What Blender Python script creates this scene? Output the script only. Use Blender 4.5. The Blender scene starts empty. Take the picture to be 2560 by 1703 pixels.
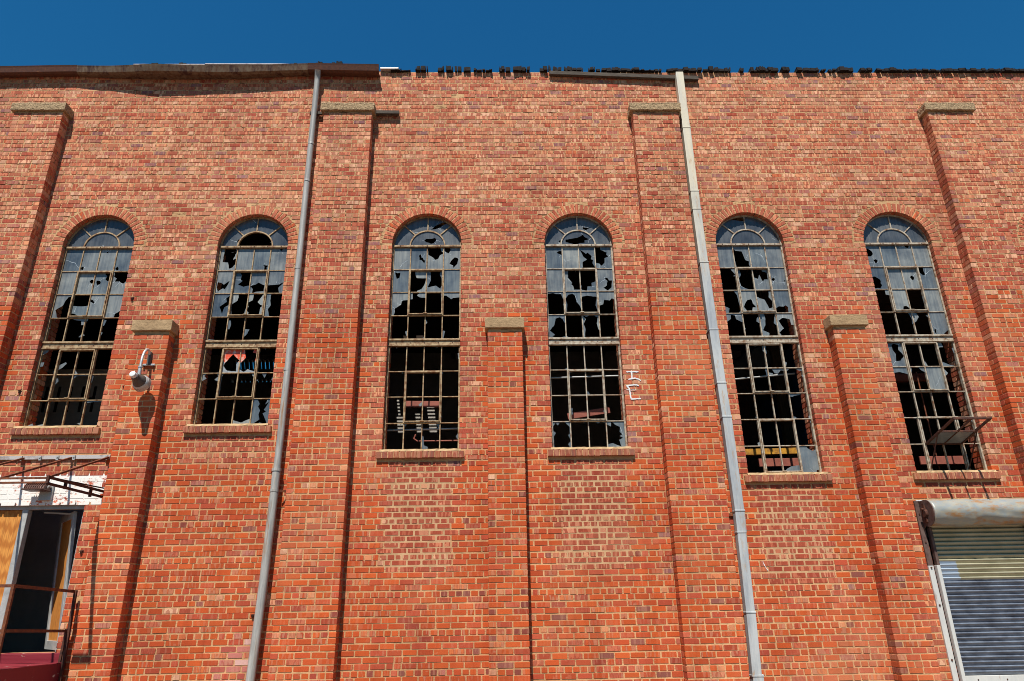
import bpy, bmesh, math, random
from mathutils import Vector, Matrix, noise
from mathutils.geometry import delaunay_2d_cdt
R = random.Random(7)
S = bpy.context.scene
COL = S.collection

# ------------------------------------------------------------------ camera
FPX = 1750.0
def _n(v): return Vector(v).normalized()
_dz = _n((-80.0, 4500.0, -FPX))
_dx = Vector(((4500.0 * 595.0 + FPX * FPX) / 80.0, 595.0, -FPX)).normalized()
_dx = (_dx - _dz * _dx.dot(_dz)).normalized()
_dy = _dz.cross(_dx)
CAM_POS = Vector((0.0, -10.4, 1.6))
cam_data = bpy.data.cameras.new('camera')
cam = bpy.data.objects.new('camera', cam_data); COL.objects.link(cam)
rot = Matrix((_dx, _dy, _dz))            # rows: world axes in camera space = camera axes columns in world
cam.matrix_world = Matrix.Translation(CAM_POS) @ rot.to_4x4()
cam_data.sensor_width = 36.0; cam_data.sensor_fit = 'HORIZONTAL'
cam_data.lens = FPX / 2560.0 * 36.0
cam_data.clip_end = 3000.0
S.camera = cam

# ------------------------------------------------------------------ sky and sun
SUN = Vector((-0.23, -1.0, 1.72)).normalized()
elev = math.asin(SUN.z); az = math.atan2(SUN.x, SUN.y)
w = bpy.data.worlds.new('World'); S.world = w; w.use_nodes = True
nt = w.node_tree; bgn = nt.nodes['Background']
sky = nt.nodes.new('ShaderNodeTexSky'); sky.sky_type = 'NISHITA'; sky.sun_disc = False
sky.sun_elevation = elev; sky.sun_rotation = az
sky.altitude = 0.0; sky.air_density = 2.0; sky.dust_density = 0.0; sky.ozone_density = 6.0
hs = nt.nodes.new('ShaderNodeMix'); hs.data_type = 'RGBA'; hs.blend_type = 'MULTIPLY'
hs.inputs[0].default_value = 1.0; hs.inputs[7].default_value = (0.105, 0.585, 0.905, 1)
nt.links.new(sky.outputs[0], hs.inputs[6]); nt.links.new(hs.outputs[2], bgn.inputs[0])
bgn.inputs[1].default_value = 0.06
sl = bpy.data.lights.new('sun', 'SUN'); sl.energy = 5.0; sl.angle = math.radians(0.5); sl.color = (1.0, 0.955, 0.89)
so = bpy.data.objects.new('sun', sl); COL.objects.link(so)
so.rotation_euler = (-SUN).to_track_quat('-Z', 'Y').to_euler()
S.view_settings.view_transform = 'Standard'; S.view_settings.look = 'None'
S.cycles.filter_width = 0.95
S.view_settings.exposure = 0.5; S.view_settings.gamma = 1.0

# ------------------------------------------------------------------ materials
def lin(c):
    def f(v):
        v /= 255.0
        return v / 12.92 if v <= 0.04045 else ((v + 0.055) / 1.055) ** 2.4
    return (f(c[0]), f(c[1]), f(c[2]), 1.0)
class NT:
    def __init__(s, name):
        s.m = bpy.data.materials.new(name); s.m.use_nodes = True; s.t = s.m.node_tree
        s.p = s.t.nodes['Principled BSDF']
    def n(s, typ, **kw):
        nd = s.t.nodes.new('ShaderNode' + typ)
        for k, v in kw.items(): setattr(nd, k, v)
        return nd
    def l(s, a, b): s.t.links.new(a, b)
    def pos(s):
        return s.n('NewGeometry').outputs['Position']
    def mapped(s, scale):
        mp = s.n('Mapping'); mp.inputs['Scale'].default_value = scale
        s.l(s.pos(), mp.inputs['Vector']); return mp.outputs[0]
    def noise(s, vec, scale=1.0, detail=4.0, rough=0.6):
        t = s.n('TexNoise'); t.inputs['Scale'].default_value = scale; t.inputs['Detail'].default_value = detail
        t.inputs['Roughness'].default_value = rough
        s.l(vec, t.inputs['Vector']); return t.outputs['Fac']
    def ramp(s, fac, a, b, ca=(0, 0, 0, 1), cb=(1, 1, 1, 1)):
        r = s.n('ValToRGB'); r.color_ramp.elements[0].position = a; r.color_ramp.elements[1].position = b
        r.color_ramp.elements[0].color = ca; r.color_ramp.elements[1].color = cb
        s.l(fac, r.inputs[0]); return r.outputs[0]
    def mix(s, fac, a, b, blend='MIX'):
        m = s.n('Mix', data_type='RGBA', blend_type=blend)
        for i, v in ((0, fac), (6, a), (7, b)):
            if isinstance(v, (int, float)): m.inputs[i].default_value = v
            elif isinstance(v, tuple): m.inputs[i].default_value = v
            else: s.l(v, m.inputs[i])
        return m.outputs[2]
    def math(s, op, a, b=None, clamp=False):
        m = s.n('Math', operation=op); m.use_clamp = clamp
        for i, v in ((0, a), (1, b)):
            if v is None: continue
            if isinstance(v, (int, float)): m.inputs[i].default_value = v
            else: s.l(v, m.inputs[i])
        return m.outputs[0]
    def bump(s, fac, strength=0.4, dist=0.004):
        b = s.n('Bump'); b.inputs['Strength'].default_value = strength; b.inputs['Distance'].default_value = dist
        s.l(fac, b.inputs['Height']); s.l(b.outputs[0], s.p.inputs['Normal'])
    def fin(s, col=None, rough=0.85, metal=0.0, spec=0.3):
        if col is not None:
            if isinstance(col, tuple): s.p.inputs['Base Color'].default_value = col
            else: s.l(col, s.p.inputs['Base Color'])
        s.p.inputs['Roughness'].default_value = rough; s.p.inputs['Metallic'].default_value = metal
        s.p.inputs['Specular IOR Level'].default_value = spec
        return s.m

def two_tone(name, a, b, scale=6.0, lo=0.4, hi=0.65, rough=0.8, metal=0.0, aniso=(1, 1, 1), bump=0.25, spec=0.3, fine=90.0, dist=0.003):
    k = NT(name)
    f = k.noise(k.mapped(aniso), scale, 6.0, 0.65)
    c = k.mix(k.ramp(f, lo, hi), lin(a), lin(b))
    g = k.noise(k.pos(), fine, 3.0)
    c = k.mix(0.35, c, k.ramp(g, 0.25, 0.75, (0.45, 0.45, 0.45, 1), (1, 1, 1, 1)), 'MULTIPLY')
    if bump: k.bump(g, bump, dist)
    return k.fin(c, rough, metal, spec)

def weather(k, c):
    "broad stains, rain streaks and dusty patches shared by brick and mortar"
    dk = k.noise(k.mapped((1.0, 1.0, 0.55)), 1.0, 6.0, 0.7)
    c = k.mix(1.0, c, k.ramp(dk, 0.3, 0.56, (0.76, 0.73, 0.72, 1), (1, 1, 1, 1)), 'MULTIPLY')
    st = k.noise(k.mapped((5.0, 5.0, 0.22)), 1.0, 5.0, 0.65)
    c = k.mix(1.0, c, k.ramp(st, 0.28, 0.46, (0.80, 0.77, 0.75, 1), (1, 1, 1, 1)), 'MULTIPLY')
    du = k.noise(k.mapped((0.35, 0.35, 0.5)), 1.0, 4.0, 0.6)
    return k.mix(k.math('MULTIPLY', k.ramp(du, 0.52, 0.72), 0.2), c, lin((222, 174, 134)))

def mat_brick():
    k = NT('brick')
    at = k.n('Attribute', attribute_name='bc'); sd = k.n('Attribute', attribute_name='bs')
    col, al, seed = at.outputs['Color'], at.outputs['Alpha'], sd.outputs['Fac']
    sx = k.n('SeparateXYZ'); k.l(k.pos(), sx.inputs[0])
    hx = k.math('ADD', sx.outputs[0], sx.outputs[1])
    cb = k.n('CombineXYZ')
    k.l(k.math('MULTIPLY', hx, 29.0), cb.inputs[0]); k.l(k.math('MULTIPLY', sx.outputs[2], 5.0), cb.inputs[1])
    k.l(k.math('MULTIPLY', seed, 77.0), cb.inputs[2])
    t = k.noise(cb.outputs[0], 1.0, 0.6, 0.5)
    pale = k.mix(k.math('MULTIPLY', k.ramp(t, 0.52, 0.58), al), col, k.mix(0.8, col, lin((242, 202, 162))))
    dark = k.mix(k.math('MULTIPLY', k.ramp(t, 0.45, 0.40), al), pale, k.mix(0.8, col, lin((158, 66, 46))))
    m1 = k.noise(k.pos(), 55.0, 4.0, 0.7)
    c = k.mix(1.0, dark, k.ramp(m1, 0.2, 0.8, (0.78, 0.76, 0.74, 1), (1.0, 1.0, 1.0, 1)), 'MULTIPLY')
    # mortar smears and kiss marks
    sm = k.noise(k.mapped((9, 9, 16)), 1.0, 5.0, 0.75)
    c = k.mix(k.math('MULTIPLY', k.ramp(sm, 0.62, 0.75), 0.45), c, lin((205, 165, 130)))
    c = weather(k, c)
    m2 = k.noise(k.pos(), 150.0, 3.0, 0.7)
    k.bump(k.math('ADD', m2, m1), 0.55, 0.004)
    return k.fin(c, 0.9, 0, 0.2)

def mat_mortar():
    k = NT('mortar')
    f = k.noise(k.pos(), 30.0, 6.0, 0.7); g = k.noise(k.mapped((0.5, 0.5, 0.3)), 1.0, 4.0)
    sz = k.n('SeparateXYZ'); k.l(k.pos(), sz.inputs[0])
    zf = k.ramp(k.math('MULTIPLY', sz.outputs[2], 0.1), 0.42, 0.62)
    c = k.mix(zf, k.mix(k.ramp(g, 0.4, 0.6), lin((200, 154, 110)), lin((216, 168, 122))), k.mix(k.ramp(g, 0.4, 0.6), lin((200, 160, 116)), lin((214, 172, 126))))
    c = k.mix(1.0, c, k.ramp(f, 0.25, 0.7, (0.7, 0.68, 0.66, 1), (1, 1, 1, 1)), 'MULTIPLY')
    sx = k.n('SeparateXYZ'); k.l(k.pos(), sx.inputs[0])
    gap = k.noise(k.mapped((7, 7, 45)), 1.0, 4.0, 0.7)
    hi = k.ramp(k.math('MULTIPLY', sx.outputs[2], 0.1), 0.45, 0.75, (0.35, 0.35, 0.35, 1), (1, 1, 1, 1))
    c = k.mix(k.math('MULTIPLY', k.ramp(gap, 0.52, 0.58), hi), c, lin((104, 72, 48)))
    c = weather(k, c)
    k.bump(k.noise(k.pos(), 120.0, 4.0), 0.6, 0.004)
    return k.fin(c, 0.95, 0, 0.1)

def mat_whitewash():
    k = NT('whitewash')
    at = k.n('Attribute', attribute_name='bc')
    f = k.noise(k.mapped((16, 16, 22)), 1.0, 6.0, 0.75)
    g = k.noise(k.mapped((2.2, 2.2, 3.0)), 1.0, 2.0)
    s = k.math('ADD', f, k.math('MULTIPLY', g, 0.55))
    c = k.mix(k.ramp(s, 0.82, 0.89), lin((228, 224, 215)), at.outputs['Color'])
    k.bump(k.noise(k.pos(), 90.0, 4.0), 0.5, 0.004)
    return k.fin(c, 0.8, 0, 0.25)

def mat_glass(name, tint, streak, alpha=0.9, rough=0.22):
    k = NT(name)
    v = k.noise(k.mapped((26, 26, 2.0)), 1.0, 4.0, 0.6)
    b = k.noise(k.mapped((3, 3, 3)), 1.0, 4.0, 0.6)
    c = k.mix(k.ramp(v, 0.3, 0.72), lin(tint), lin(streak))
    c = k.mix(1.0, c, k.ramp(b, 0.28, 0.6, (0.42, 0.46, 0.54, 1), (1, 1, 1, 1)), 'MULTIPLY')
    oi = k.n('ObjectInfo')
    c = k.mix(1.0, c, k.ramp(oi.outputs['Random'], 0.0, 1.0, (0.52, 0.56, 0.62, 1), (0.98, 0.98, 0.96, 1)), 'MULTIPLY')
    k.fin(c, rough, 0, 0.5)
    k.bump(k.noise(k.pos(), 5.0, 2.0), 0.12, 0.01)
    tr = k.n('BsdfTransparent'); mx = k.n('MixShader'); mx.inputs[0].default_value = alpha
    out = k.t.nodes['Material Output']
    k.l(tr.outputs[0], mx.inputs[1]); k.l(k.p.outputs[0], mx.inputs[2]); k.l(mx.outputs[0], out.inputs[0])
    return k.m

def mat_plywood():
    k = NT('plywood')
    wv = k.n('TexWave', wave_type='RINGS', rings_direction='X'); wv.inputs['Scale'].default_value = 1.6
    wv.inputs['Distortion'].default_value = 5.0; wv.inputs['Detail'].default_value = 3.0; wv.inputs['Detail Scale'].default_value = 1.1
    k.l(k.mapped((7.0, 7.0, 0.9)), wv.inputs['Vector'])
    g = k.noise(k.mapped((60, 60, 3)), 1.0, 4.0)
    c = k.mix(k.ramp(wv.outputs['Fac'], 0.2, 0.9), lin((206, 140, 66)), lin((176, 108, 44)))
    c = k.mix(k.ramp(g, 0.45, 0.75), c, lin((150, 92, 40)))
    return k.fin(c, 0.7, 0, 0.25)

def mat_slat():
    k = NT('shutter_paint')
    sx = k.n('SeparateXYZ'); k.l(k.pos(), sx.inputs[0])
    z, x = sx.outputs[2], sx.outputs[0]
    f = k.noise(k.mapped((3, 3, 8)), 1.0, 5.0, 0.7)
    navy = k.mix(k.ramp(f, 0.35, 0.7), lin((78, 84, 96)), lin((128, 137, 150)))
    yel = k.mix(k.ramp(f, 0.35, 0.7), lin((150, 144, 116)), lin((178, 172, 146)))
    blue = lin((160, 172, 184))
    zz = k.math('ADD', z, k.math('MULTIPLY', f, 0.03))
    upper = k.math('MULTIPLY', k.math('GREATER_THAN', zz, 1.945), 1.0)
    left = k.math('MULTIPLY', k.math('LESS_THAN', k.math('ADD', x, k.math('MULTIPLY', f, 0.06)), 6.62), k.math('LESS_THAN', zz, 2.2))
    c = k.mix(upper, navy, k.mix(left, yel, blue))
    return k.fin(c, 0.36, 0.15, 0.6)

def mat_galv(name, a, b, rust, lo=0.62, hi=0.72, metal=0.55, rough=0.5, aniso=(3, 3, 0.8)):
    k = NT(name)
    f = k.noise(k.mapped(aniso), 3.0, 6.0, 0.7); g = k.noise(k.mapped(aniso), 1.3, 5.0, 0.7)
    c = k.mix(k.ramp(f, 0.35, 0.65), lin(a), lin(b))
    c = k.mix(k.ramp(g, lo, hi), c, lin(rust))
    k.bump(k.noise(k.pos(), 14.0, 4.0), 0.12, 0.01)
    return k.fin(c, rough, metal, 0.5)

M = {}
M['brick'] = mat_brick(); M['mortar'] = mat_mortar(); M['white'] = mat_whitewash()
M['glass'] = mat_glass('dirty_glass', (122, 127, 128), (166, 167, 160))
M['glass_b'] = mat_glass('dirty_glass_dark', (98, 108, 116), (140, 146, 144))
M['glass_milk'] = mat_glass('milky_glass', (132, 142, 146), (160, 164, 160), 0.8, 0.35)
M['glass_arch'] = mat_glass('dirty_glass_arch', (88, 92, 96), (116, 118, 118))
def _redglass():
    k = NT('red_spray_glass'); f = k.noise(k.pos(), 13.0, 5.0, 0.7)
    sx = k.n('SeparateXYZ'); k.l(k.pos(), sx.inputs[0])
    c = k.mix(k.ramp(f, 0.5, 0.62), lin((212, 78, 42)), lin((206, 176, 160)))
    zz = k.math('ADD', sx.outputs[2], k.math('MULTIPLY', f, 0.15))
    return k.fin(k.mix(k.math('GREATER_THAN', zz, 5.44), lin((136, 140, 142)), c), 0.4, 0, 0.5)
M['glass_red'] = _redglass()
M['crack'] = NT('glass_crack').fin(lin((205, 215, 220)), 0.4, 0, 0.5)
M['frame'] = two_tone('rusty_cream_steel', (178, 154, 118), (118, 78, 46), 16, 0.4, 0.64, 0.65, 0.0, (1, 1, 1), 0.3)
M['frame_pale'] = two_tone('rusty_pale_steel', (180, 168, 148), (120, 84, 54), 14, 0.44, 0.66, 0.6, 0.0, (1, 1, 1), 0.3)
M['rust'] = two_tone('rusty_iron', (92, 52, 36), (138, 78, 46), 18, 0.4, 0.65, 0.85)
M['dark_rust'] = two_tone('dark_rusty_iron', (58, 36, 30), (96, 58, 42), 18, 0.4, 0.65, 0.85)
M['sill'] = two_tone('sill_mortar', (204, 170, 126), (168, 136, 98), 10, 0.45, 0.75, 0.95, bump=0.7)
M['concrete'] = two_tone('cap_concrete', (180, 150, 112), (148, 120, 88), 6, 0.35, 0.7, 0.95, bump=0.8, fine=70, dist=0.01)
M['pebble'] = two_tone('pebbly_concrete', (190, 162, 124), (132, 108, 80), 45, 0.4, 0.62, 0.95, bump=1.0, fine=60, dist=0.02)
M['pipe'] = mat_galv('galvanised_pipe', (138, 136, 132), (178, 174, 166), (146, 110, 78), 0.54, 0.68, 0.12, 0.45, (9, 9, 0.7))
def _spout():
    k = NT('weathered_downspout')
    sx = k.n('SeparateXYZ'); k.l(k.pos(), sx.inputs[0])
    f = k.noise(k.mapped((7, 7, 0.9)), 1.0, 6.0, 0.7); g2 = k.noise(k.mapped((9, 9, 2.0)), 1.0, 6.0, 0.75)
    zz = k.math('ADD', k.math('MULTIPLY', sx.outputs[2], 0.1), k.math('MULTIPLY', f, 0.3))
    c = k.mix(k.ramp(zz, 0.78, 1.08), k.mix(k.ramp(f, 0.35, 0.6), lin((142, 146, 150)), lin((178, 180, 178))), k.mix(k.ramp(f, 0.35, 0.65), lin((184, 178, 162)), lin((204, 192, 166))))
    c = k.mix(k.math('MULTIPLY', k.ramp(g2, 0.56, 0.68), 0.75), c, lin((168, 128, 82)))
    k.bump(k.noise(k.pos(), 9.0, 3.0), 0.15, 0.012)
    return k.fin(c, 0.5, 0.05, 0.45)
M['downspout'] = _spout()
M['downspout_old'] = mat_galv('galvanised_downspout', (176, 176, 172), (206, 200, 184), (186, 154, 108), 0.58, 0.72, 0.08, 0.5)
M['gutter'] = mat_galv('rusted_gutter', (122, 104, 82), (96, 62, 38), (66, 34, 22), 0.5, 0.62, 0.2, 0.7, (6, 6, 1.5))
M['gutter_dark'] = mat_galv('rusted_gutter_dark', (72, 38, 26), (100, 56, 34), (128, 78, 40), 0.62, 0.7, 0.1, 0.8, (8, 8, 12))
M['flash'] = two_tone('pale_flashing', (200, 190, 184), (150, 128, 118), 8, 0.5, 0.7, 0.5, 0.3)
M['char'] = two_tone('charred_roofing', (16, 13, 12), (40, 30, 26), 30, 0.4, 0.7, 0.95, bump=0.8, aniso=(6, 6, 1))
M['timber'] = two_tone('weathered_timber', (98, 88, 76), (54, 46, 40), 8, 0.35, 0.65, 0.9, 0, (1, 6, 12), 0.6)
M['post'] = two_tone('interior_timber', (120, 96, 70), (80, 62, 46), 6, 0.35, 0.65, 0.9, 0, (8, 8, 1), 0.5)
M['lamp'] = two_tone('lamp_aluminium', (204, 202, 198), (180, 178, 174), 12, 0.4, 0.7, 0.45, 0.5, bump=0.05)
M['lamp_dark'] = two_tone('lamp_dark', (98, 90, 84), (80, 74, 70), 12, 0.4, 0.7, 0.5, 0.3, bump=0.05)
M['bronze'] = two_tone('bronze_fixture', (92, 60, 48), (66, 42, 34), 20, 0.4, 0.7, 0.5, 0.2, bump=0.1)
M['paint_white'] = two_tone('white_paint', (230, 230, 228), (206, 204, 200), 40, 0.4, 0.7, 0.7, bump=0.3)
M['alu'] = two_tone('door_aluminium', (182, 182, 178), (156, 156, 152), 8, 0.4, 0.7, 0.45, 0.1, bump=0.05)
M['ply'] = mat_plywood()
M['maroon'] = two_tone('maroon_paint', (120, 30, 40), (96, 24, 32), 9, 0.4, 0.66, 0.6, bump=0.4)
def _mar():
    k = NT('peeling_maroon_paint')
    f = k.noise(k.mapped((5, 5, 8)), 1.0, 7.0, 0.75)
    c = k.mix(k.ramp(f, 0.62, 0.66), lin((122, 32, 42)), lin((196, 176, 160)))
    k.bump(k.noise(k.pos(), 60.0, 4.0), 0.4, 0.005); return k.fin(c, 0.6, 0, 0.35)
M['maroon'] = _mar()
M['slat'] = mat_slat()
M['hood'] = mat_galv('hood_galvanised', (132, 140, 142), (158, 150, 130), (156, 114, 72), 0.5, 0.64, 0.12, 0.45, (2.2, 4, 5))
M['guide'] = mat_galv('guide_galvanised', (184, 184, 180), (200, 198, 190), (140, 96, 70), 0.56, 0.66, 0.05, 0.5)
M['guide_dark'] = two_tone('guide_rusty', (104, 84, 76), (74, 52, 46), 9, 0.4, 0.66, 0.7)
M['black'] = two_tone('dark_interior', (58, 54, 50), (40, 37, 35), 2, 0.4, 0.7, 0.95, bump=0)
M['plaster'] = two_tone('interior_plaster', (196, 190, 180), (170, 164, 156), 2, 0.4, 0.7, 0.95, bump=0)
M['roofboard'] = two_tone('roof_boards', (84, 68, 54), (52, 42, 34), 4, 0.4, 0.7, 0.95, 0, (1, 8, 1), 0.2)
M['beam'] = two_tone('oxide_red_beam', (150, 86, 70), (122, 66, 54), 6, 0.4, 0.7, 0.7, bump=0.1)
M['yellow'] = two_tone('yellow_beam', (196, 142, 44), (124, 80, 40), 9, 0.4, 0.66, 0.6, bump=0.1)
M['tank'] = two_tone('grey_tank', (126, 128, 130), (98, 100, 102), 3, 0.4, 0.7, 0.5, 0.2, bump=0)
M['blueshed'] = two_tone('blue_panel', (56, 84, 124), (40, 62, 96), 2, 0.4, 0.7, 0.7, bump=0)
M['notice_w'] = NT('paper').fin(lin((214, 210, 206)), 0.7)
M['notice_r'] = NT('pink_print').fin(lin((186, 60, 96)), 0.7)
M['notice_k'] = NT('dark_print').fin(lin((48, 50, 66)), 0.7)
M['asphalt'] = two_tone('asphalt', (92, 78, 68), (112, 96, 84), 3, 0.35, 0.65, 0.95, bump=0.4)
M['walk'] = two_tone('pavement_concrete', (158, 138, 116), (136, 118, 98), 2, 0.35, 0.65, 0.95, bump=0.3)

# ------------------------------------------------------------------ mesh helpers
class MB:
    def __init__(s): s.v = []; s.f = []; s.mi = []; s.col = None; s.cols = []; s.seeds = []
    def add(s, vs, fs, mi=0, col=None, seed=0.0):
        b = len(s.v); s.v.extend(vs); s.f.extend([tuple(i + b for i in f) for f in fs]); s.mi.extend([mi] * len(fs))
        if col is not None: s.cols.extend([col] * len(vs)); s.seeds.extend([seed] * len(vs))
        return s
    def box(s, x0, x1, y0, y1, z0, z1, mi=0):
        vs = [(x0, y0, z0), (x1, y0, z0), (x1, y1, z0), (x0, y1, z0), (x0, y0, z1), (x1, y0, z1), (x1, y1, z1), (x0, y1, z1)]
        fs = [(0, 3, 2, 1), (4, 5, 6, 7), (0, 1, 5, 4), (1, 2, 6, 5), (2, 3, 7, 6), (3, 0, 4, 7)]
        return s.add(vs, fs, mi)
    def bar(s, a, b, wx, wz, mi=0, up=(0, 0, 1)):
        a = Vector(a); b = Vector(b); d = (b - a).normalized(); u = Vector(up)
        if abs(d.dot(u)) > 0.95: u = Vector((0, 1, 0))
        r = d.cross(u).normalized() * wx / 2; t = r.cross(d).normalized() * wz / 2
        vs = [tuple(p + i * r + j * t) for p in (a, b) for i, j in ((-1, -1), (1, -1), (1, 1), (-1, 1))]
        fs = [(0, 1, 2, 3), (7, 6, 5, 4), (0, 4, 5, 1), (1, 5, 6, 2), (2, 6, 7, 3), (3, 7, 4, 0)]
        return s.add(vs, fs, mi)
    def tube(s, pts, rad, n=14, mi=0, caps=True):
        pts = [Vector(p) for p in pts]; rads = rad if isinstance(rad, (list, tuple)) else [rad] * len(pts)
        rings = []
        u = Vector((1, 0, 0))
        for i, p in enumerate(pts):
            d = (pts[min(i + 1, len(pts) - 1)] - pts[max(i - 1, 0)]).normalized()
            if abs(d.dot(u)) > 0.9: u = Vector((0, 0, 1)) if abs(d.z) < 0.9 else Vector((0, 1, 0))
            e1 = (u - d * u.dot(d)).normalized(); e2 = d.cross(e1)
            rings.append([tuple(p + (e1 * math.cos(2 * math.pi * k / n) + e2 * math.sin(2 * math.pi * k / n)) * rads[i]) for k in range(n)])
        vs = [v for r in rings for v in r]; fs = []
        for i in range(len(pts) - 1):
            for k in range(n):
                a = i * n + k; b = i * n + (k + 1) % n
                fs.append((a, b, b + n, a + n))
        if caps: fs.append(tuple(range(n - 1, -1, -1))); fs.append(tuple(range((len(pts) - 1) * n, len(pts) * n)))
        return s.add(vs, fs, mi)
    def extr(s, pts, tris, y0, y1, mi=0):
        n = len(pts)
        vs = [(p[0], y0, p[1]) for p in pts] + [(p[0], y1, p[1]) for p in pts]
        fs = []; cnt = {}
        for t in tris:
            t = tuple(t)
            a, b, c = pts[t[0]], pts[t[1]], pts[t[2]]
            if (b[0] - a[0]) * (c[1] - a[1]) - (b[1] - a[1]) * (c[0] - a[0]) < 0: t = t[::-1]
            fs.append(t); fs.append(tuple(i + n for i in t[::-1]))
            for i in range(3):
                e = (t[i], t[(i + 1) % 3]); cnt[e] = 1
        for (a, b) in list(cnt):
            if (b, a) not in cnt: fs.append((b, a, a + n, b + n))
        return s.add(vs, fs, mi)
    def strip(s):
        used = sorted(set(i for f in s.f for i in f)); mp = {u: j for j, u in enumerate(used)}
        s.v = [s.v[u] for u in used]; s.f = [tuple(mp[i] for i in f) for f in s.f]; return s
    def build(s, name, mats, parent=None, smooth=False, label=None, kind=None):
        me = bpy.data.meshes.new(name); me.from_pydata(s.v, [], s.f)
        for m in (mats if isinstance(mats, (list, tuple)) else [mats]): me.materials.append(M[m])
        if any(s.mi): me.polygons.foreach_set('material_index', s.mi)
        if s.cols:
            a = me.attributes.new('bc', 'FLOAT_COLOR', 'POINT'); a.data.foreach_set('color', [x for c in s.cols for x in c])
            a = me.attributes.new('bs', 'FLOAT', 'POINT'); a.data.foreach_set('value', s.seeds)
        if smooth: me.polygons.foreach_set('use_smooth', [True] * len(me.polygons))
        me.update()
        o = bpy.data.objects.new(name, me); COL.objects.link(o)
        if parent: o.parent = parent
        if label: o['label'] = label
        if kind: o['kind'] = kind
        return o
def bevel(o, wd=0.004, seg=1):
    m = o.modifiers.new('bevel', 'BEVEL'); m.width = wd; m.segments = seg; m.limit_method = 'ANGLE'; return o
def auto_smooth(o, ang=40):
    me = o.data
    me.polygons.foreach_set('use_smooth', [True] * len(me.polygons))
    me.set_sharp_from_angle(angle=math.radians(ang)); return o
def thing(name, label, cat, loc=(0, 0, 0), group=None):
    o = bpy.data.objects.new(name, None); COL.objects.link(o); o.location = loc; o.empty_display_size = 0.2
    o['label'] = label; o['category'] = cat
    if group: o['group'] = group
    return o
def tag(o, label, cat, group=None):
    o['label'] = label; o['category'] = cat
    if group: o['group'] = group
    return o
def adopt(root):
    "give an Empty at a thing's base the parts built in world coordinates"
    inv = Matrix.Translation(root.location).inverted()
    for c in root.children: c.matrix_parent_inverse = inv
    return root

# ------------------------------------------------------------------ ground (below the frame; bounces light)
g = MB(); g.add([(-900, -900, 0), (900, -900, 0), (900, 900, 0), (-900, 900, 0)], [(0, 1, 2, 3)])
o = g.build('ground', 'asphalt'); o['kind'] = 'structure'
g = MB().box(-60, 60, -3.4, -0.02, -0.2, 0.13); o = g.build('pavement', 'walk'); o['kind'] = 'structure'

# ------------------------------------------------------------------ building layout
HOUSE = thing('warehouse', 'abandoned red brick warehouse with tall arched broken windows under deep blue sky', 'building')
BL, CH = 0.2135, 0.0829          # brick pitch, course height
JT = 0.013                        # joint
WALL_X0, WALL_X1, WALL_TOP = -12.5, 13.0, 11.05
RAD, SPRING = 0.578, 7.41
WIN = [(-6.58, 4.31, 3), (-4.03, 4.31, 3), (-1.13, 3.89, 4), (1.43, 3.89, 4), (4.35, 3.47, 5), (6.90, 3.47, 5), (9.78, 3.05, 6)]
PIL = [(-8.42, -7.574, 9.97), (-3.01, -2.155, 9.97), (2.508, 3.335, 9.97), (7.893, 8.72, 9.97)]
PIER = [(-5.595, -5.052, 5.77), (-0.115, 0.43, 5.77), (5.372, 5.905, 5.77), (10.85, 11.39, 5.77)]
PROJ = 0.205
DOOR = (-7.75, -5.94, 1.2, 3.18)
SHUT = (6.26, 7.76, 0.0, 3.0)
SILLH = 0.122

def nz(x, z, s): return noise.noise(Vector((x * s, z * s, 3.7)))

# ------------------------------------------------------------------ brick colours
OLD = [(190, 97, 71), (196, 107, 78), (182, 88, 65), (200, 116, 85), (174, 82, 62), (194, 101, 70)]
TOP = [(218, 148, 110), (223, 158, 121), (212, 134, 99), (228, 170, 134), (206, 122, 90), (219, 146, 105)]
ORG = [(196, 87, 44), (190, 86, 54), (193, 84, 43), (184, 81, 55), (199, 92, 47), (188, 80, 42), (195, 86, 42), (186, 79, 44), (198, 90, 44)]
def is_old(x, z, face):
    if face == 'pier': return R.random() < 0.06
    lim = 5.55 + 0.5 * nz(x, z, 0.7) + 0.25 * nz(x, z, 2.5)
    if x > 4.9: lim += 0.35
    if face == 'pil': lim = 5.95 + 0.4 * nz(x, z, 1.3) + (0.1 if x > 5 else 0)
    if z > lim + 0.8 * R.random() - 0.1: return True
    if face != 'wall': return R.random() < 0.07
    for c, s, n in WIN:
        if s - 0.15 < z < SPRING and abs(x - c) < 0.86 and R.random() < 0.85: return True
        edge = 0.56 + 0.1 * nz(z * 0.2, c, 7.0)
        lo = {3: 3.2, 4: 2.15, 5: 1.95, 6: 1.9}[n]
        if c == -4.03: lo = 3.75
        if lo < z <= s - 0.1 and abs(x - c) < edge: return True
    if -7.9 < x < -5.7 and 3.0 < z < 4.4: return True
    if -5.95 < x < -5.78 and z < 3.3 and R.random() < 0.8: return True
    if 6.0 < x < 6.17 and z < 3.4 and R.random() < 0.75: return True
    return R.random() < 0.06
def in_patch(x, z):
    for c, s, n in WIN:
        lo = {3: 9, 4: 2.15, 5: 1.95, 6: 1.9}[n]
        if lo < z <= s - 0.12 and abs(x - c - 0.05 * nz(c, z, 1.1)) < 0.5 + 0.1 * noise.noise(Vector((c, int(z / CH) / 3.0, 1.0))): return True
    return False
def soot(x, z):
    f = 1.0
    for c, s, n in WIN:
        d = (s - 0.14) - z
        if 0 < d < 1.1 and abs(x - c) < 0.6:
            k = max(0, 0.5 - abs(nz(x * 4 + c * 3, z * 0.15, 1.0)) * 1.6) * (1 - d / 1.1)
            f *= 1 - 0.62 * k
    return f
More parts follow.
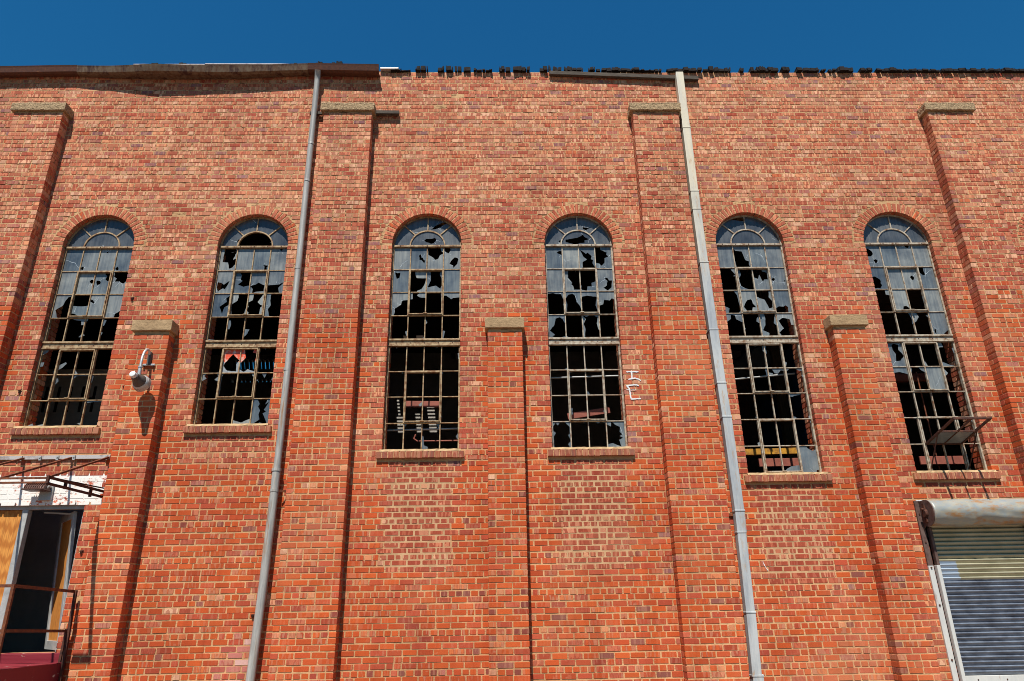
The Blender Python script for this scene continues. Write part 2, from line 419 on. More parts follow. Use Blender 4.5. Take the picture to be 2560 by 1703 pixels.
def brick_col(x, z, face, header):
    old = is_old(x, z, face)
    if face == 'sill': base, st = R.choice([(158, 96, 74), (168, 106, 80), (142, 90, 74), (174, 112, 80)]), 0.6
    elif face == 'arch':
        base, st = R.choice([(208, 126, 92), (202, 116, 84), (212, 134, 100), (198, 108, 78), (209, 126, 88)]), 0.85
        if R.random() < 0.05: base = (204, 98, 56)
    elif face == 'wall' and in_patch(x, z):
        base = R.choice([(196, 112, 82), (186, 100, 72), (204, 124, 92), (180, 94, 72), (206, 134, 102), (192, 106, 78)]); st = 1.0
        if header: base = R.choice([(206, 144, 108), (190, 112, 82), (214, 160, 124)])
    elif old:
        t = min(1, max(0, (z - 5.8) / 3.0)) + R.uniform(-0.25, 0.25)
        base = R.choice(TOP) if R.random() < t else R.choice(OLD)
        st = R.uniform(0.6, 1.0)
        r = R.random()
        if header and r < 0.5:
            base = R.choice([(212, 148, 114), (204, 130, 96), (220, 168, 134), (196, 112, 80)]); st = 0.4
        elif r > 0.978: base, st = R.choice([(150, 104, 102), (142, 96, 96), (158, 108, 100)]), 0.4
        elif r > 0.93: base, st = (222, 172, 138), 0.7
        elif r > 0.915: base, st = (202, 108, 70), 0.6
        elif r > 0.86: base, st = (176, 108, 94), 0.6
    else:
        base = R.choice(ORG); st = R.choice([0, 0, 0.05, 0.1, 0.6 if R.random() < 0.5 else 0.2]); r = R.random()
        if r > 0.99: base, st = (146, 86, 74), 0.15
        elif r > 0.935: base, st = R.choice([(168, 72, 48), (174, 74, 48), (162, 70, 52)]), 0.15
        elif header and r > 0.74: base, st = R.choice([(214, 138, 96), (206, 112, 70), (198, 100, 72), (140, 72, 60)]), 0.2
        elif r > 0.915: base, st = R.choice([(206, 112, 66), (210, 124, 82)]), 0.6
    v = R.uniform(0.94, 1.05)
    l = lin(tuple(min(255, c * v) for c in base))
    s = soot(x, z)
    if -3.75 < x < -3.3 and z < 1.45 and R.random() < 0.75:      # efflorescence beside the pipe
        l = lin(R.choice([(190, 116, 104), (172, 84, 70), (214, 170, 160), (184, 80, 56)]))
    return (l[0] * s, l[1] * s, l[2] * s, st)

# each brick: (centre x, centre z, verts, faces, colour, seed, matindex, front y)
BR = []
def brick(x0, x1, z0, z1, yf, depth, face, header=False, axis='y', cpos=None, white=False, chip=1.0):
    """front-facing brick (axis y) or a side-facing one (axis x+/x-): x0..x1 along the face, yf its face plane"""
    x0 += R.uniform(-.002, .002); x1 += R.uniform(-.002, .002); z0 += R.uniform(-.002, .002); z1 += R.uniform(-.002, .002)
    def corner():
        c = R.uniform(.003, .008)
        if R.random() < 0.06 * chip: c = R.uniform(.012, .028)
        return c
    c = [corner() for _ in range(4)]; e = [corner() * R.uniform(.6, 1.2) for _ in range(4)]
    P = [(x0 + c[0], z0), (x1 - c[1], z0), (x1, z0 + e[1]), (x1, z1 - e[2]), (x1 - c[2], z1), (x0 + c[3], z1), (x0, z1 - e[3]), (x0, z0 + e[0])]
    dy = R.uniform(-.003, .0006)
    tx, tz = R.uniform(-.006, .006), R.uniform(-.014, .014)
    mx, mz = (x0 + x1) / 2, (z0 + z1) / 2
    b = .0035
    fr = [(px + (b if px < mx else -b), dy + tx * (px - mx) + tz * (pz - mz), pz + (b if pz < mz else -b)) for px, pz in P]
    bk = [(px, .004, pz) for px, pz in P]
    rings = [fr, bk]
    if depth > .03: rings.append([(px, depth, pz) for px, pz in P])
    else: rings[1] = [(px, .012, pz) for px, pz in P]
    if axis == 'y': tr = lambda p: (p[0], yf + p[1], p[2])
    elif axis == 'x+': tr = lambda p: (yf - p[1], p[0], p[2])     # faces +x, runs along y
    else: tr = lambda p: (yf + p[1], p[0], p[2])                  # faces -x
    vs = [tr(p) for r in rings for p in r]; n = 8
    fs = [tuple(range(n))]
    for i in range(len(rings) - 1):
        for k in range(n):
            a = i * n + k; d = i * n + (k + 1) % n
            fs.append((a, a + n, d + n, d))
    if axis == 'x+': fs = [f for f in fs]
    if axis == 'x-': fs = [f[::-1] for f in fs]
    cx, cz = cpos if cpos else (mx, mz)
    BR.append([cx, cz, vs, fs, brick_col(cx, cz, face, header), R.random() * 100, 1 if white else 0, yf if axis == 'y' else None, axis])

def row_cuts(z0, z1):
    zm = (z0 + z1) / 2; cuts = []
    for c, s, n in WIN:
        if zm > SPRING:
            ro = RAD + 0.2
            d = ro * ro - (zm - SPRING) ** 2
            if d > 0: h = math.sqrt(d); cuts.append((c - h, c + h))
        elif zm > s: cuts.append((c - RAD, c + RAD))
        elif zm > s - SILLH - 0.01: cuts.append((c - 0.655, c + 0.655))
    for a, b, t in PIL + PIER:
        if zm < t: cuts.append((a + 0.006, b - 0.006))
    if DOOR[2] < zm < DOOR[3] + 0.01: cuts.append((DOOR[0], DOOR[1]))
    elif zm < DOOR[2]: cuts.append((DOOR[0], DOOR[1] + 0.1))
    if zm < SHUT[3]: cuts.append((SHUT[0], SHUT[1]))
    return sorted(cuts)
def deep_edge(x, z):
    if DOOR[2] < z < DOOR[3] and min(abs(x - DOOR[0]), abs(x - DOOR[1])) < .02: return True
    if z < SHUT[3] and min(abs(x - SHUT[0]), abs(x - SHUT[1])) < .02: return True
    for c, s, n in WIN:
        if s - .1 < z < SPRING + 0.1 and abs(abs(x - c) - RAD) < .02: return True
    return False
rows = int(WALL_TOP / CH)
for r in range(rows):
    z0 = r * CH; z1 = z0 + CH
    hdr = (r % 6 == 4)
    pitch = BL / 2 if hdr else BL
    off = (0.0 if r % 2 else BL / 2) if not hdr else BL / 4
    off += 0.012 * math.sin(r * 12.9) + R.uniform(-.01, .01)
    wob = 0.004 * math.sin(r * 3.1)
    x = WALL_X0
    spans = []
    for a, b in row_cuts(z0, z1):
        if a > x: spans.append((x, a))
        x = max(x, b)
    spans.append((x, WALL_X1))
    for a, b in spans:
        if b - a < .03: continue
        k = math.ceil((a - off + .035) / pitch)
        xs = [a]
        jog = 0.0
        while k * pitch + off < b - .035:
            q = k * pitch + off + R.uniform(-.007, .007)
            # flashed tooth beside old openings: split some stretchers
            xs.append(q); k += 1
        xs.append(b)
        for i in range(len(xs) - 1):
            u, v = xs[i], xs[i + 1]
            if v - u > .16 and R.random() < .05: parts = [(u, (u + v) / 2), ((u + v) / 2, v)]
            else: parts = [(u, v)]
            for (p, q) in parts:
                m = (p + q) / 2; zc = (z0 + z1) / 2
                ea, eb = deep_edge(p, zc), deep_edge(q, zc)
                if R.random() < .0012 and not (ea or eb) and zc < 10.5: continue        # a missing brick
                jt = JT * (1.45 if in_patch(m, zc) else 1.04 if zc < 5.3 else .92); hj = jt * R.uniform(.35, .65); bj = jt * R.uniform(.34, .62)
                wz = wob + .006 * nz(m, zc, .9)
                white = (-8.3 < m < -5.71 and 3.19 < zc < 3.60)
                brick(p + (0 if ea else hj), q - (0 if eb else hj), z0 + bj + wz, z1 - bj + wz, 0.0,
                      .115 if (ea or eb) else .012, 'wall', hdr, white=white)

# pilasters and piers
def stack(a, b, top, face):
    r = 0
    while (r + 1) * CH <= top + .02:
        z0 = r * CH; z1 = min(z0 + CH, top); bj = JT * (.54 if z0 < 5.3 else .45)
        alt = r % 2
        hdr = (r % 6 == 4)
        wz = .003 * math.sin(r * 2.3)
        wd = b - a
        e = wd / round(wd / (BL / 2))       # half-brick unit
        n = round(wd / (BL / 2))
        if hdr: xs = [a + e * i for i in range(n + 1)]
        else:
            xs = [a]; i = 2 if not alt else 1
            while i < n: xs.append(a + e * i + R.uniform(-.006, .006)); i += 2
            xs.append(b)
        for i in range(len(xs) - 1):
            p, q = xs[i], xs[i + 1]; first, last = i == 0, i == len(xs) - 2
            hj = JT * .5
            thin = (q - p) < BL * .75
            dep = .012
            if first or last: dep = (PROJ + .004) if thin else .1
            brick(p + (0 if first else hj), q - (0 if last else hj), z0 + bj + wz, z1 - bj + wz, -PROJ, dep, face, thin)
            if (first or last) and not thin:      # the second brick seen on the return
                zc = (z0 + z1) / 2
                if last: brick(-PROJ + .1 + JT, .004, z0 + bj + wz, z1 - bj + wz, b, .05, face, True, 'x+', (b, zc))
                if first: brick(-PROJ + .1 + JT, .004, z0 + bj + wz, z1 - bj + wz, a, .05, face, True, 'x-', (a, zc))
        r += 1
for a, b, t in PIL: stack(a, b, t, 'pil')
for a, b, t in PIER: stack(a, b, t, 'pier')
# inner reveals of the window openings, behind the frames
for c, s, n in WIN:
    r = int(s / CH)
    while (r + 1) * CH < SPRING + .02:
        z0, z1 = r * CH + JT * .5, (r + 1) * CH - JT * .5
        if z0 > s:
            cuts = [(.145, .35)] if r % 2 else [(.145, .235), (.248, .35)]
            for p, q in cuts:
                brick(p, q, z0, z1, c - RAD + .012, .03, 'wall', True, 'x+', (c - RAD, z0))
                brick(p, q, z0, z1, c + RAD - .012, .03, 'wall', True, 'x-', (c + RAD, z0))
        r += 1

# choose the 300 bricks that show largest in the picture as parts of their own
def proj(p):
    c = rot.transposed() @ (Vector(p) - CAM_POS)
    return (1280 + FPX * c.x / -c.z, 851.5 - FPX * c.y / -c.z)
area = []
for i, b in enumerate(BR):
    if b[8] != 'y': continue
    pts = [proj(p) for p in b[2][:8]]
    xs = [p[0] for p in pts]; ys = [p[1] for p in pts]
    if min(xs) < 4 or max(xs) > 2556 or max(ys) > 1700: continue
    if b[0] < -5.75 and b[1] < 1.3: continue
    area.append(((max(xs) - min(xs)) * (max(ys) - min(ys)), i))
area.sort(reverse=True)
pick = set(i for a, i in area[:300])
field = MB()
for i, b in enumerate(BR):
    if i not in pick: field.add(b[2], b[3], b[6], b[4], b[5])

# ------------------------------------------------------------------ mortar core of the front wall, with openings
def inside(pt, poly):
    x, y = pt; r = False; j = len(poly) - 1
    for i in range(len(poly)):
        xi, yi = poly[i]; xj, yj = poly[j]
        if (yi > y) != (yj > y) and x < (xj - xi) * (y - yi) / (yj - yi) + xi: r = not r
        j = i
    return r
def cdt(polys, keep):
    vs = []; es = []
    for p in polys:
        b = len(vs); vs.extend([Vector(q) for q in p]); es.extend([(b + i, b + (i + 1) % len(p)) for i in range(len(p))])
    r = delaunay_2d_cdt(vs, es, [], 0, 1e-6)
    pts = [(v.x, v.y) for v in r[0]]; out = []
    for f in r[2]:
        for k in range(1, len(f) - 1):
            t = (f[0], f[k], f[k + 1])
            cxy = (sum(pts[i][0] for i in t) / 3, sum(pts[i][1] for i in t) / 3)
            a, b2, c2 = (pts[i] for i in t)
            if abs((b2[0] - a[0]) * (c2[1] - a[1]) - (b2[1] - a[1]) * (c2[0] - a[0])) < 1e-9: continue
            if keep(cxy): out.append(t)
    return pts, out
def arch_poly(c, s, rad, n=28):
    return [(c - rad, s), (c + rad, s)] + [(c + rad * math.cos(math.pi * i / n), SPRING + rad * math.sin(math.pi * i / n)) for i in range(n + 1)]
holes = [arch_poly(c, s - .03, RAD + .008) for c, s, n in WIN]
holes.append([(DOOR[0] - .008, DOOR[2]), (DOOR[1] + .008, DOOR[2]), (DOOR[1] + .008, DOOR[3] + .008), (DOOR[0] - .008, DOOR[3] + .008)])
holes.append([(SHUT[0] - .008, .02), (SHUT[1] + .008, .02), (SHUT[1] + .008, SHUT[3]), (SHUT[0] - .008, SHUT[3])])
outer = [(WALL_X0, 0), (WALL_X1, 0), (WALL_X1, WALL_TOP - .01), (WALL_X0, WALL_TOP - .01)]
pts, tris = cdt([outer] + holes, lambda c: not any(inside(c, h) for h in holes))
WALL = MB().extr(pts, tris, .0035, .35).build('wall', 'mortar', HOUSE)
WALL['label'] = 'tan mortar and brickwork of the front wall'
for i in sorted(pick):
    b = BR[i]; mb = MB(); mb.add(b[2], b[3], b[6], b[4], b[5])
    mb.build('brick', ['brick', 'white'], WALL)
field.build('brick_courses', ['brick', 'white'], HOUSE, kind='stuff', label='weathered red and orange brick courses of the facade')
# whitewashed joints above the doorway
mb = MB(); mb.box(-8.4, -5.705, .0016, .0033, 3.192, 3.605); 
mb.cols = [lin((168, 92, 72))] * len(mb.v); mb.seeds = [0.0] * len(mb.v)
mb.build('whitewash', 'white', WALL)

M['repair'] = two_tone('pale_repair_mortar', (202, 162, 120), (176, 136, 98), 5, 0.38, 0.62, 0.95, bump=0.5)
for c, s, n in WIN[2:6]:
    lo = {4: 2.15, 5: 1.95}[n]
    if c == 6.90: continue
    MB().box(c - .47, c + .47, .0016, .0033, lo + .05, s - .3).build('repair_mortar', 'repair', WALL, label='paler mortar of the blocked lower opening')
def rough_box(x0, x1, y0, y1, z0, z1, name, mat, parent, amp=.006, cuts=9, seed=0.0, label=None):
    bm = bmesh.new(); bmesh.ops.create_cube(bm, size=1.0)
    for v in bm.verts: v.co = Vector(((x0 + x1) / 2 + v.co.x * (x1 - x0), (y0 + y1) / 2 + v.co.y * (y1 - y0), (z0 + z1) / 2 + v.co.z * (z1 - z0)))
    bmesh.ops.bevel(bm, geom=bm.edges[:], offset=.01, segments=2, affect='EDGES', profile=.6)
    bmesh.ops.subdivide_edges(bm, edges=[e for e in bm.edges if e.calc_length() > .05], cuts=cuts, use_grid_fill=True)
    for v in bm.verts:
        n = noise.noise_vector(v.co * 16 + Vector((seed, 0, 0))) * amp + noise.noise_vector(v.co * 50) * amp * .5
        v.co += n
    me = bpy.data.meshes.new(name); bm.to_mesh(me); bm.free(); me.materials.append(M[mat])
    o = bpy.data.objects.new(name, me); COL.objects.link(o); o.parent = parent
    if label: o['label'] = label
    return o
for i, (a, b, t) in enumerate(PIL):
    p = MB().box(a + .007, b - .007, -PROJ + .0035, .003, 0, t - .001).build('pilaster', 'mortar', HOUSE)
    rough_box(a - .05, b + .045, -PROJ - .05, .004, t, t + .16, 'cap_stone', 'pebble', p, .007, 14, i * 3.3, 'pebbly tan concrete cap')
for i, (a, b, t) in enumerate(PIER):
    p = MB().box(a + .007, b - .007, -PROJ + .0035, .003, 0, t - .001).build('pier', 'mortar', HOUSE)
    rough_box(a - .04, b + .035, -PROJ - .045, .004, t, t + .175, 'cap_stone', 'concrete', p, .0035, 12, i * 5.1, 'smooth tan concrete cap')

# ------------------------------------------------------------------ glass data (u right, v down inside each pane)
F, X = 'full', 'empty'
def H(*p): return ('h', p)       # holes
def K(*p): return ('k', p)       # shards kept
def rnd(u, v, ru, rv, n=11, s=1):
    q = random.Random(int(u * 1000 + v * 77 + s)); return [(u + ru * math.cos(6.2832 * i / n) * q.uniform(.65, 1.15), v + rv * math.sin(6.2832 * i / n) * q.uniform(.65, 1.15)) for i in range(n)]
G = {}
G[0] = dict(A=[F, F, F, F], C=F, rows=[
 [F, H(rnd(.12, .85, .09, .09)), H(rnd(.4, .14, .04, .035)), H(rnd(.18, .87, .1, .08))],
 [F, H(rnd(.85, .43, .12, .11)), H(rnd(.27, .48, .15, .12), [(.6, -.1), (.6, .12), (.72, .2), (.66, .34), (.8, .42), (.9, .4), (.95, .3), (1.1, .2), (1.1, -.1)]), H([(.1, .02), (.3, -.1), (1.1, -.1), (1.1, .32), (.9, .4), (.75, .52), (.6, .5), (.5, .44), (.2, .44), (.28, .3), (.1, .22)])],
 [H([(.98, .03), (.7, .1), (.55, .3), (.5, .45), (.12, .65), (.3, .95), (.45, 1.0), (.95, 1.0), (.92, .6), (1.0, .45)]), H([(-.1, -.1), (1.1, -.1), (1.1, .45), (.6, .5), (.1, .48), (-.1, .46)], [(-.1, .78), (.2, .8), (.75, .98), (.7, 1.1), (-.1, 1.1)]), H([(.05, .2), (.2, .24), (.38, .45), (.3, .4), (.05, .3)]), H([(.55, 1.1), (.6, .82), (.85, .7), (1.1, .68), (1.1, 1.1)])],
 [X, K([(.25, -.1), (.9, -.1), (1.1, .1), (1.1, .26), (.8, .28), (.75, .1), (.3, .06)], [(1.1, .55), (.8, .78), (1.1, .8)]), K([(-.1, -.1), (.2, -.1), (.1, .12), (-.1, .15)], [(-.1, .6), (.14, .7), (-.1, .8)]), K([(-.1, 0), (.2, .1), (.12, .3), (-.1, .4)], [(-.1, .55), (.12, .6), (.05, .72), (-.1, .75)])]],
 low=[
 [K([(-.1, -.1), (.4, -.1), (.25, .1), (-.1, .25)], [(-.1, .5), (.2, .5), (.18, .66), (-.1, .7)], [(1.1, .72), (.85, .85), (.9, 1.1), (1.1, 1.1)]), K([(-.1, .7), (.1, .6), (.38, .5), (.45, .56), (.25, .72), (-.1, .85)]), K([(-.1, .7), (.2, .95), (.3, 1.1), (-.1, 1.1)]), K([(-.1, .2), (.06, .25), (-.1, .4)])],
 [X, K([(-.1, .1), (.15, .15), (.2, .25), (.05, .38), (-.1, .42)]), K([(-.1, -.1), (1.1, -.1), (1.1, .1), (.8, .03), (.4, .05), (.25, .03), (.05, .16), (-.1, .18)]), K([(-.1, -.1), (.12, .05), (.1, .3), (-.1, .36)])],
 [K([(.1, 1.1), (.15, .92), (.35, .85), (.45, .95), (.9, .88), (1.1, .78), (1.1, 1.1)]), X, K([(1.1, .82), (.75, .86), (.95, .92), (.8, 1.1), (1.1, 1.1)]), K([(-.1, -.1), (1.1, -.1), (1.1, .04), (.5, .06), (-.1, .1)], [(-.1, .1), (.08, .15), (-.1, .22)], [(.1, 1.1), (.15, .97), (.4, .97), (.5, 1.1)])]])
G[1] = dict(A=[H(rnd(.78, .72, .08, .09)), F, F, F], C=X, rows=[
 [H([(.2, -.1), (.72, -.1), (.95, .1), (.62, .18), (.95, .12), (.78, .5), (1.0, .42), (.98, .68), (.8, .85), (.62, .9), (.5, .62), (.18, .6)]), F, H([(.62, .74), (.95, .76), (.85, .86), (.9, 1.0), (.68, .98), (.72, .82)]), H(rnd(.62, .05, .09, .06))],
 [H([(.05, .48), (.28, .52), (.45, .6), (.78, .42), (.55, .8), (.42, .76), (.16, .9), (.06, .76)]), H([(.15, -.1), (1.1, -.1), (1.1, .62), (.6, .7), (.25, .6), (.5, .44), (.38, .38), (.42, .2)]), H([(.04, .66), (.35, .6), (.5, .52), (.9, .64), (.88, .9), (.4, .92), (.18, 1.0), (.2, .8)]), H([(-.1, .65), (.5, .62), (.72, .6), (.98, .5), (.68, .76), (.76, .96), (.7, 1.1), (-.1, 1.1)])],
 [H([(.7, .2), (.98, .05), (1.02, .42), (.68, .58), (.58, .86), (.46, .66), (.38, .56), (.78, .34)]), H([(.35, -.1), (1.1, -.1), (1.1, .45), (.95, .55), (.88, .8), (.75, 1.1), (.5, .9), (.1, .92), (.04, .6), (.06, .45), (.35, .3), (.4, .15)]), H([(.32, -.1), (1.0, -.1), (.6, .36), (.78, .48), (.95, .52), (.8, .6), (.76, .9), (.1, .93), (.12, .8), (-.05, .7), (.08, .55), (-.05, .4), (.28, .28)]), H([(.32, -.1), (1.1, -.1), (1.1, 1.1), (.4, 1.1), (.22, .66), (.36, .5), (.3, .3)])],
 [K([(-.1, .9), (.4, .94), (.6, 1.1), (-.1, 1.1)]), K([(-.1, .1), (.14, .12), (.2, .3), (.14, .5), (-.1, .5)]), K([(-.1, .5), (.3, .52), (.2, .7), (-.1, .9)]), K([(-.1, .9), (.15, 1.0), (-.1, 1.1)])]],
 low=[
 [X, H([(.06, .7), (.12, .58), (.55, .24), (.7, .35), (.97, .48), (.8, .65), (.85, .93), (.3, .9)]), H([(.15, -.05), (.8, -.05), (.7, .18), (1.0, .24), (.88, .5), (.95, .95), (.5, .84), (.3, .95), (.0, .84), (.05, .6), (.32, .38)]), X],
 [K([(-.1, -.1), (.35, -.1), (.1, .1), (.25, .2), (-.1, .35)], [(1.1, .05), (.8, .02), (.9, .12), (.7, .25), (1.1, .35)]), K([(-.1, -.1), (.2, -.1), (.05, .15), (.06, .8), (-.1, 1.0)], [(0, 1.1), (.1, .96), (.9, .98), (1, 1.1)]), K([(-.1, .7), (.06, .88), (.4, .95), (.9, .97), (1.1, 1.1), (-.1, 1.1)], [(1.1, -.1), (.7, -.1), (.85, .12), (1.1, .18)]), K([(.2, -.1), (.75, -.1), (.6, .02), (.5, .2), (.35, .05)], [(1.1, .0), (.9, .25), (1.0, .5), (1.1, .9)], [(-.1, .2), (.15, .28), (-.1, .4)])],
 [X, X, K([(-.1, .74), (.1, .82), (.5, .9), (.8, .8), (1.1, .72), (1.1, 1.1), (-.1, 1.1)]), H([(.15, -.1), (.32, .05), (.5, -.05), (.9, -.1), (.7, .22), (.92, .12), (.66, .42), (.8, .5), (.62, .56), (.75, .72), (.85, .85), (.95, 1.0), (.5, .9), (.35, 1.0), (.2, .92), (.48, .78), (.4, .6), (.46, .45), (.32, .3), (.4, .2)])]])
G[2] = dict(A=[F, F, H([(.12, .72), (.3, .5), (.6, .3), (.95, .28), (.7, .42), (.45, .62)]), F], C=H([(.4, .62), (.46, .5), (.62, .5), (.68, .46), (.72, .44), (.75, .6), (.68, .8), (.6, .85), (.55, .78), (.46, .74)]), rows=[
 [F, H([(.5, .36), (.6, .28), (.66, .45), (.76, .46), (.8, .56), (.9, .58), (.84, .72), (.66, .56), (.54, .55)]), H([(.03, -.1), (.78, -.1), (.85, .15), (1.0, .26), (.78, .34), (.68, .5), (.5, .56), (.38, .46), (.06, .32)]), H([(.03, -.1), (.34, -.1), (.42, .12), (.3, .26), (.1, .2)], [(.36, .72), (.5, .56), (.68, .44), (.9, .5), (.84, .74), (.6, .92), (.58, .82)])],
 [H([(.1, .1), (.25, .14), (.42, .12), (.38, .34), (.22, .4)]), H([(-.1, -.1), (.25, -.1), (.3, .2), (.38, .36), (1.0, .38), (.9, .62), (.75, .82), (.45, .92), (.38, 1.1), (-.1, 1.1)]), H([(.14, -.1), (1.0, -.1), (.82, .2), (.95, .4), (1.0, .65), (.88, .84), (.6, .7), (.08, .78), (.28, .46), (.26, .15)]), F],
 [H([(1.1, .32), (.62, .34), (.54, .52), (.18, .68), (.2, .85), (.05, 1.1), (1.1, 1.1)]), H([(.2, -.1), (.72, -.1), (.44, .13), (.6, .2), (1.1, .26), (1.1, 1.1), (-.1, 1.1), (-.1, .32), (.18, .28)]), K([(1.1, -.1), (.92, .02), (.95, .4), (1.1, .5)]), H([(-.1, .12), (.2, .14), (.4, .24), (.5, .3), (.62, .24), (1.1, .22), (1.1, 1.1), (-.1, 1.1)])],
 [K([(1.1, .6), (.85, .65), (.95, .85), (1.1, .9)]), X, K([(-.1, .15), (.1, .2), (.12, .3), (-.1, .42)]), K([(-.1, .6), (.18, .65), (.08, .95), (-.1, 1.0)])]],
 low=[
 [X, X, X, K([(1.1, .25), (.93, .28), (.95, .5), (1.1, .6)])],
 [X, K([(-.1, -.1), (.15, -.1), (-.1, .14)]), X, K([(-.1, .0), (.12, .03), (.05, .15), (-.1, .2)])],
 [X, K([(1.1, .1), (.75, .3), (.85, .36), (1.1, .28)]), X, K([(-.1, .4), (.08, .5), (-.1, .6)], [(-.1, .7), (.1, .75), (.0, .9), (.12, 1.1), (-.1, 1.1)])],
 [X, K([(-.1, -.1), (.25, -.1), (.1, .1), (-.1, .16)]), K([(-.1, .4), (.1, .5), (.14, .82), (.35, .88), (.35, 1.1), (-.1, 1.1)], [(1.1, -.1), (.75, .0), (.95, .2), (1.1, .3)]), K([(1.1, .3), (.88, .5), (.95, .6), (1.1, .55)], [(-.1, .6), (.06, .65), (-.1, .7)])]])
G[3] = dict(A=[H(rnd(.8, .82, .13, .09)), F, H([(.25, .58), (.35, .62), (.6, .62), (.45, .7), (.4, .76), (.26, .7)]), F], C=H([(.14, .6), (.3, .55), (.48, .48), (.6, .36), (.66, .26), (.7, .42), (.84, .58), (.7, .66), (.7, .82), (.56, .84), (.38, 1.0), (.34, .88), (.14, .78)]), rows=[
 [H([(.66, .26), (.8, .18), (1.0, .18), (1.0, .38), (.75, .3)]), F, H([(.08, .14), (.3, .22), (.45, .32), (.56, .26), (.8, .42), (.74, .56), (.88, .6), (.82, .74), (1.1, 1.1), (.12, 1.1), (.22, .9), (.2, .7), (.5, .58), (.3, .46)]), H([(-.1, -.1), (.34, -.1), (.36, .14), (.74, .26), (.7, .36), (.84, .44), (.58, .52), (.56, .72), (.36, .86), (.22, .76), (-.1, .7)])],
 [F, H([(.28, -.1), (.55, -.1), (.74, .12), (.9, -.1), (1.1, -.1), (1.1, .92), (.6, .92), (.55, .75), (.42, .68), (.5, .62), (.24, .38)]), H([(-.1, -.1), (1.1, -.1), (1.0, .55), (.72, .62), (.72, .78), (.45, .78), (.38, .98), (.06, .92), (.08, .75), (-.1, .6)]), H([(.5, .42), (.66, .4), (.76, .52), (.94, .52), (.88, .82), (.65, .96), (.38, .84), (.6, .74), (.66, .55)])],
 [H([(-.1, .1), (.34, .06), (.5, .1), (.82, .1), (1.0, .46), (.9, .55), (1.1, .8), (1.1, 1.1), (-.1, 1.1)]), H([(.02, .32), (.2, .14), (.5, .1), (.66, .2), (.7, .45), (.9, .62), (1.0, .8), (.9, .95), (.2, 1.0), (.06, .96), (.12, .55)]), H([(.02, .24), (.4, .18), (.98, .24), (.88, .6), (1.0, .88), (.9, 1.1), (-.1, 1.1), (.05, .5)]), H([(-.05, .64), (.3, .56), (.38, .36), (.7, .4), (.85, .3), (1.1, .42), (1.1, 1.1), (.04, 1.1), (.08, .75)])],
 [H([(.06, .66), (.34, .42), (.42, .16), (.66, .1), (.84, .18), (1.0, .4), (1.0, .9), (.5, .98), (.18, .9), (.36, .84)]), X, H([(-.02, .0), (.25, .1), (.55, -.02), (.92, .12), (.84, .38), (.92, .62), (1.1, .75), (1.1, 1.1), (.06, 1.1), (.16, .6), (.06, .4), (.22, .2)]), X]],
 low=[
 [K([(1.1, .85), (.85, .95), (.8, 1.1), (1.1, 1.1)]), X, K([(-.1, .82), (.06, .9), (.18, 1.1), (-.1, 1.1)]), X],
 [X, K([(-.1, -.1), (1.1, -.1), (1.1, .06), (.6, .05), (.1, .1), (.06, .3), (-.1, .35)]), K([(-.1, .85), (.1, .85), (.2, .95), (-.1, 1.1)]), K([(-.1, .05), (.08, .2), (-.1, .35)])],
 [K([(1.1, .1), (.94, .15), (1.1, .35)]), K([(-.1, .45), (.14, .5), (.1, .62), (.14, .7), (-.1, .85)]), X, X],
 [H([(.04, .16), (.16, .04), (.3, .14), (.42, .02), (.7, .02), (.95, .2), (.95, .45), (.84, .5), (1.0, .72), (.82, .84), (.95, 1.0), (.6, 1.1), (.05, 1.1), (.06, .55), (.18, .42), (.04, .35)]), X, K([(-.1, -.1), (1.1, -.1), (1.1, .08), (.7, .02), (.55, .08), (.4, .02), (-.1, .04)], [(-.1, .1), (.06, .2), (-.1, .35)]), H([(-.1, .12), (.1, .14), (.26, .2), (.28, .0), (.5, .14), (.76, .22), (.72, .4), (.86, .5), (.7, .56), (.88, .62), (.66, .7), (.76, .96), (.3, .82), (.02, .86)])]])
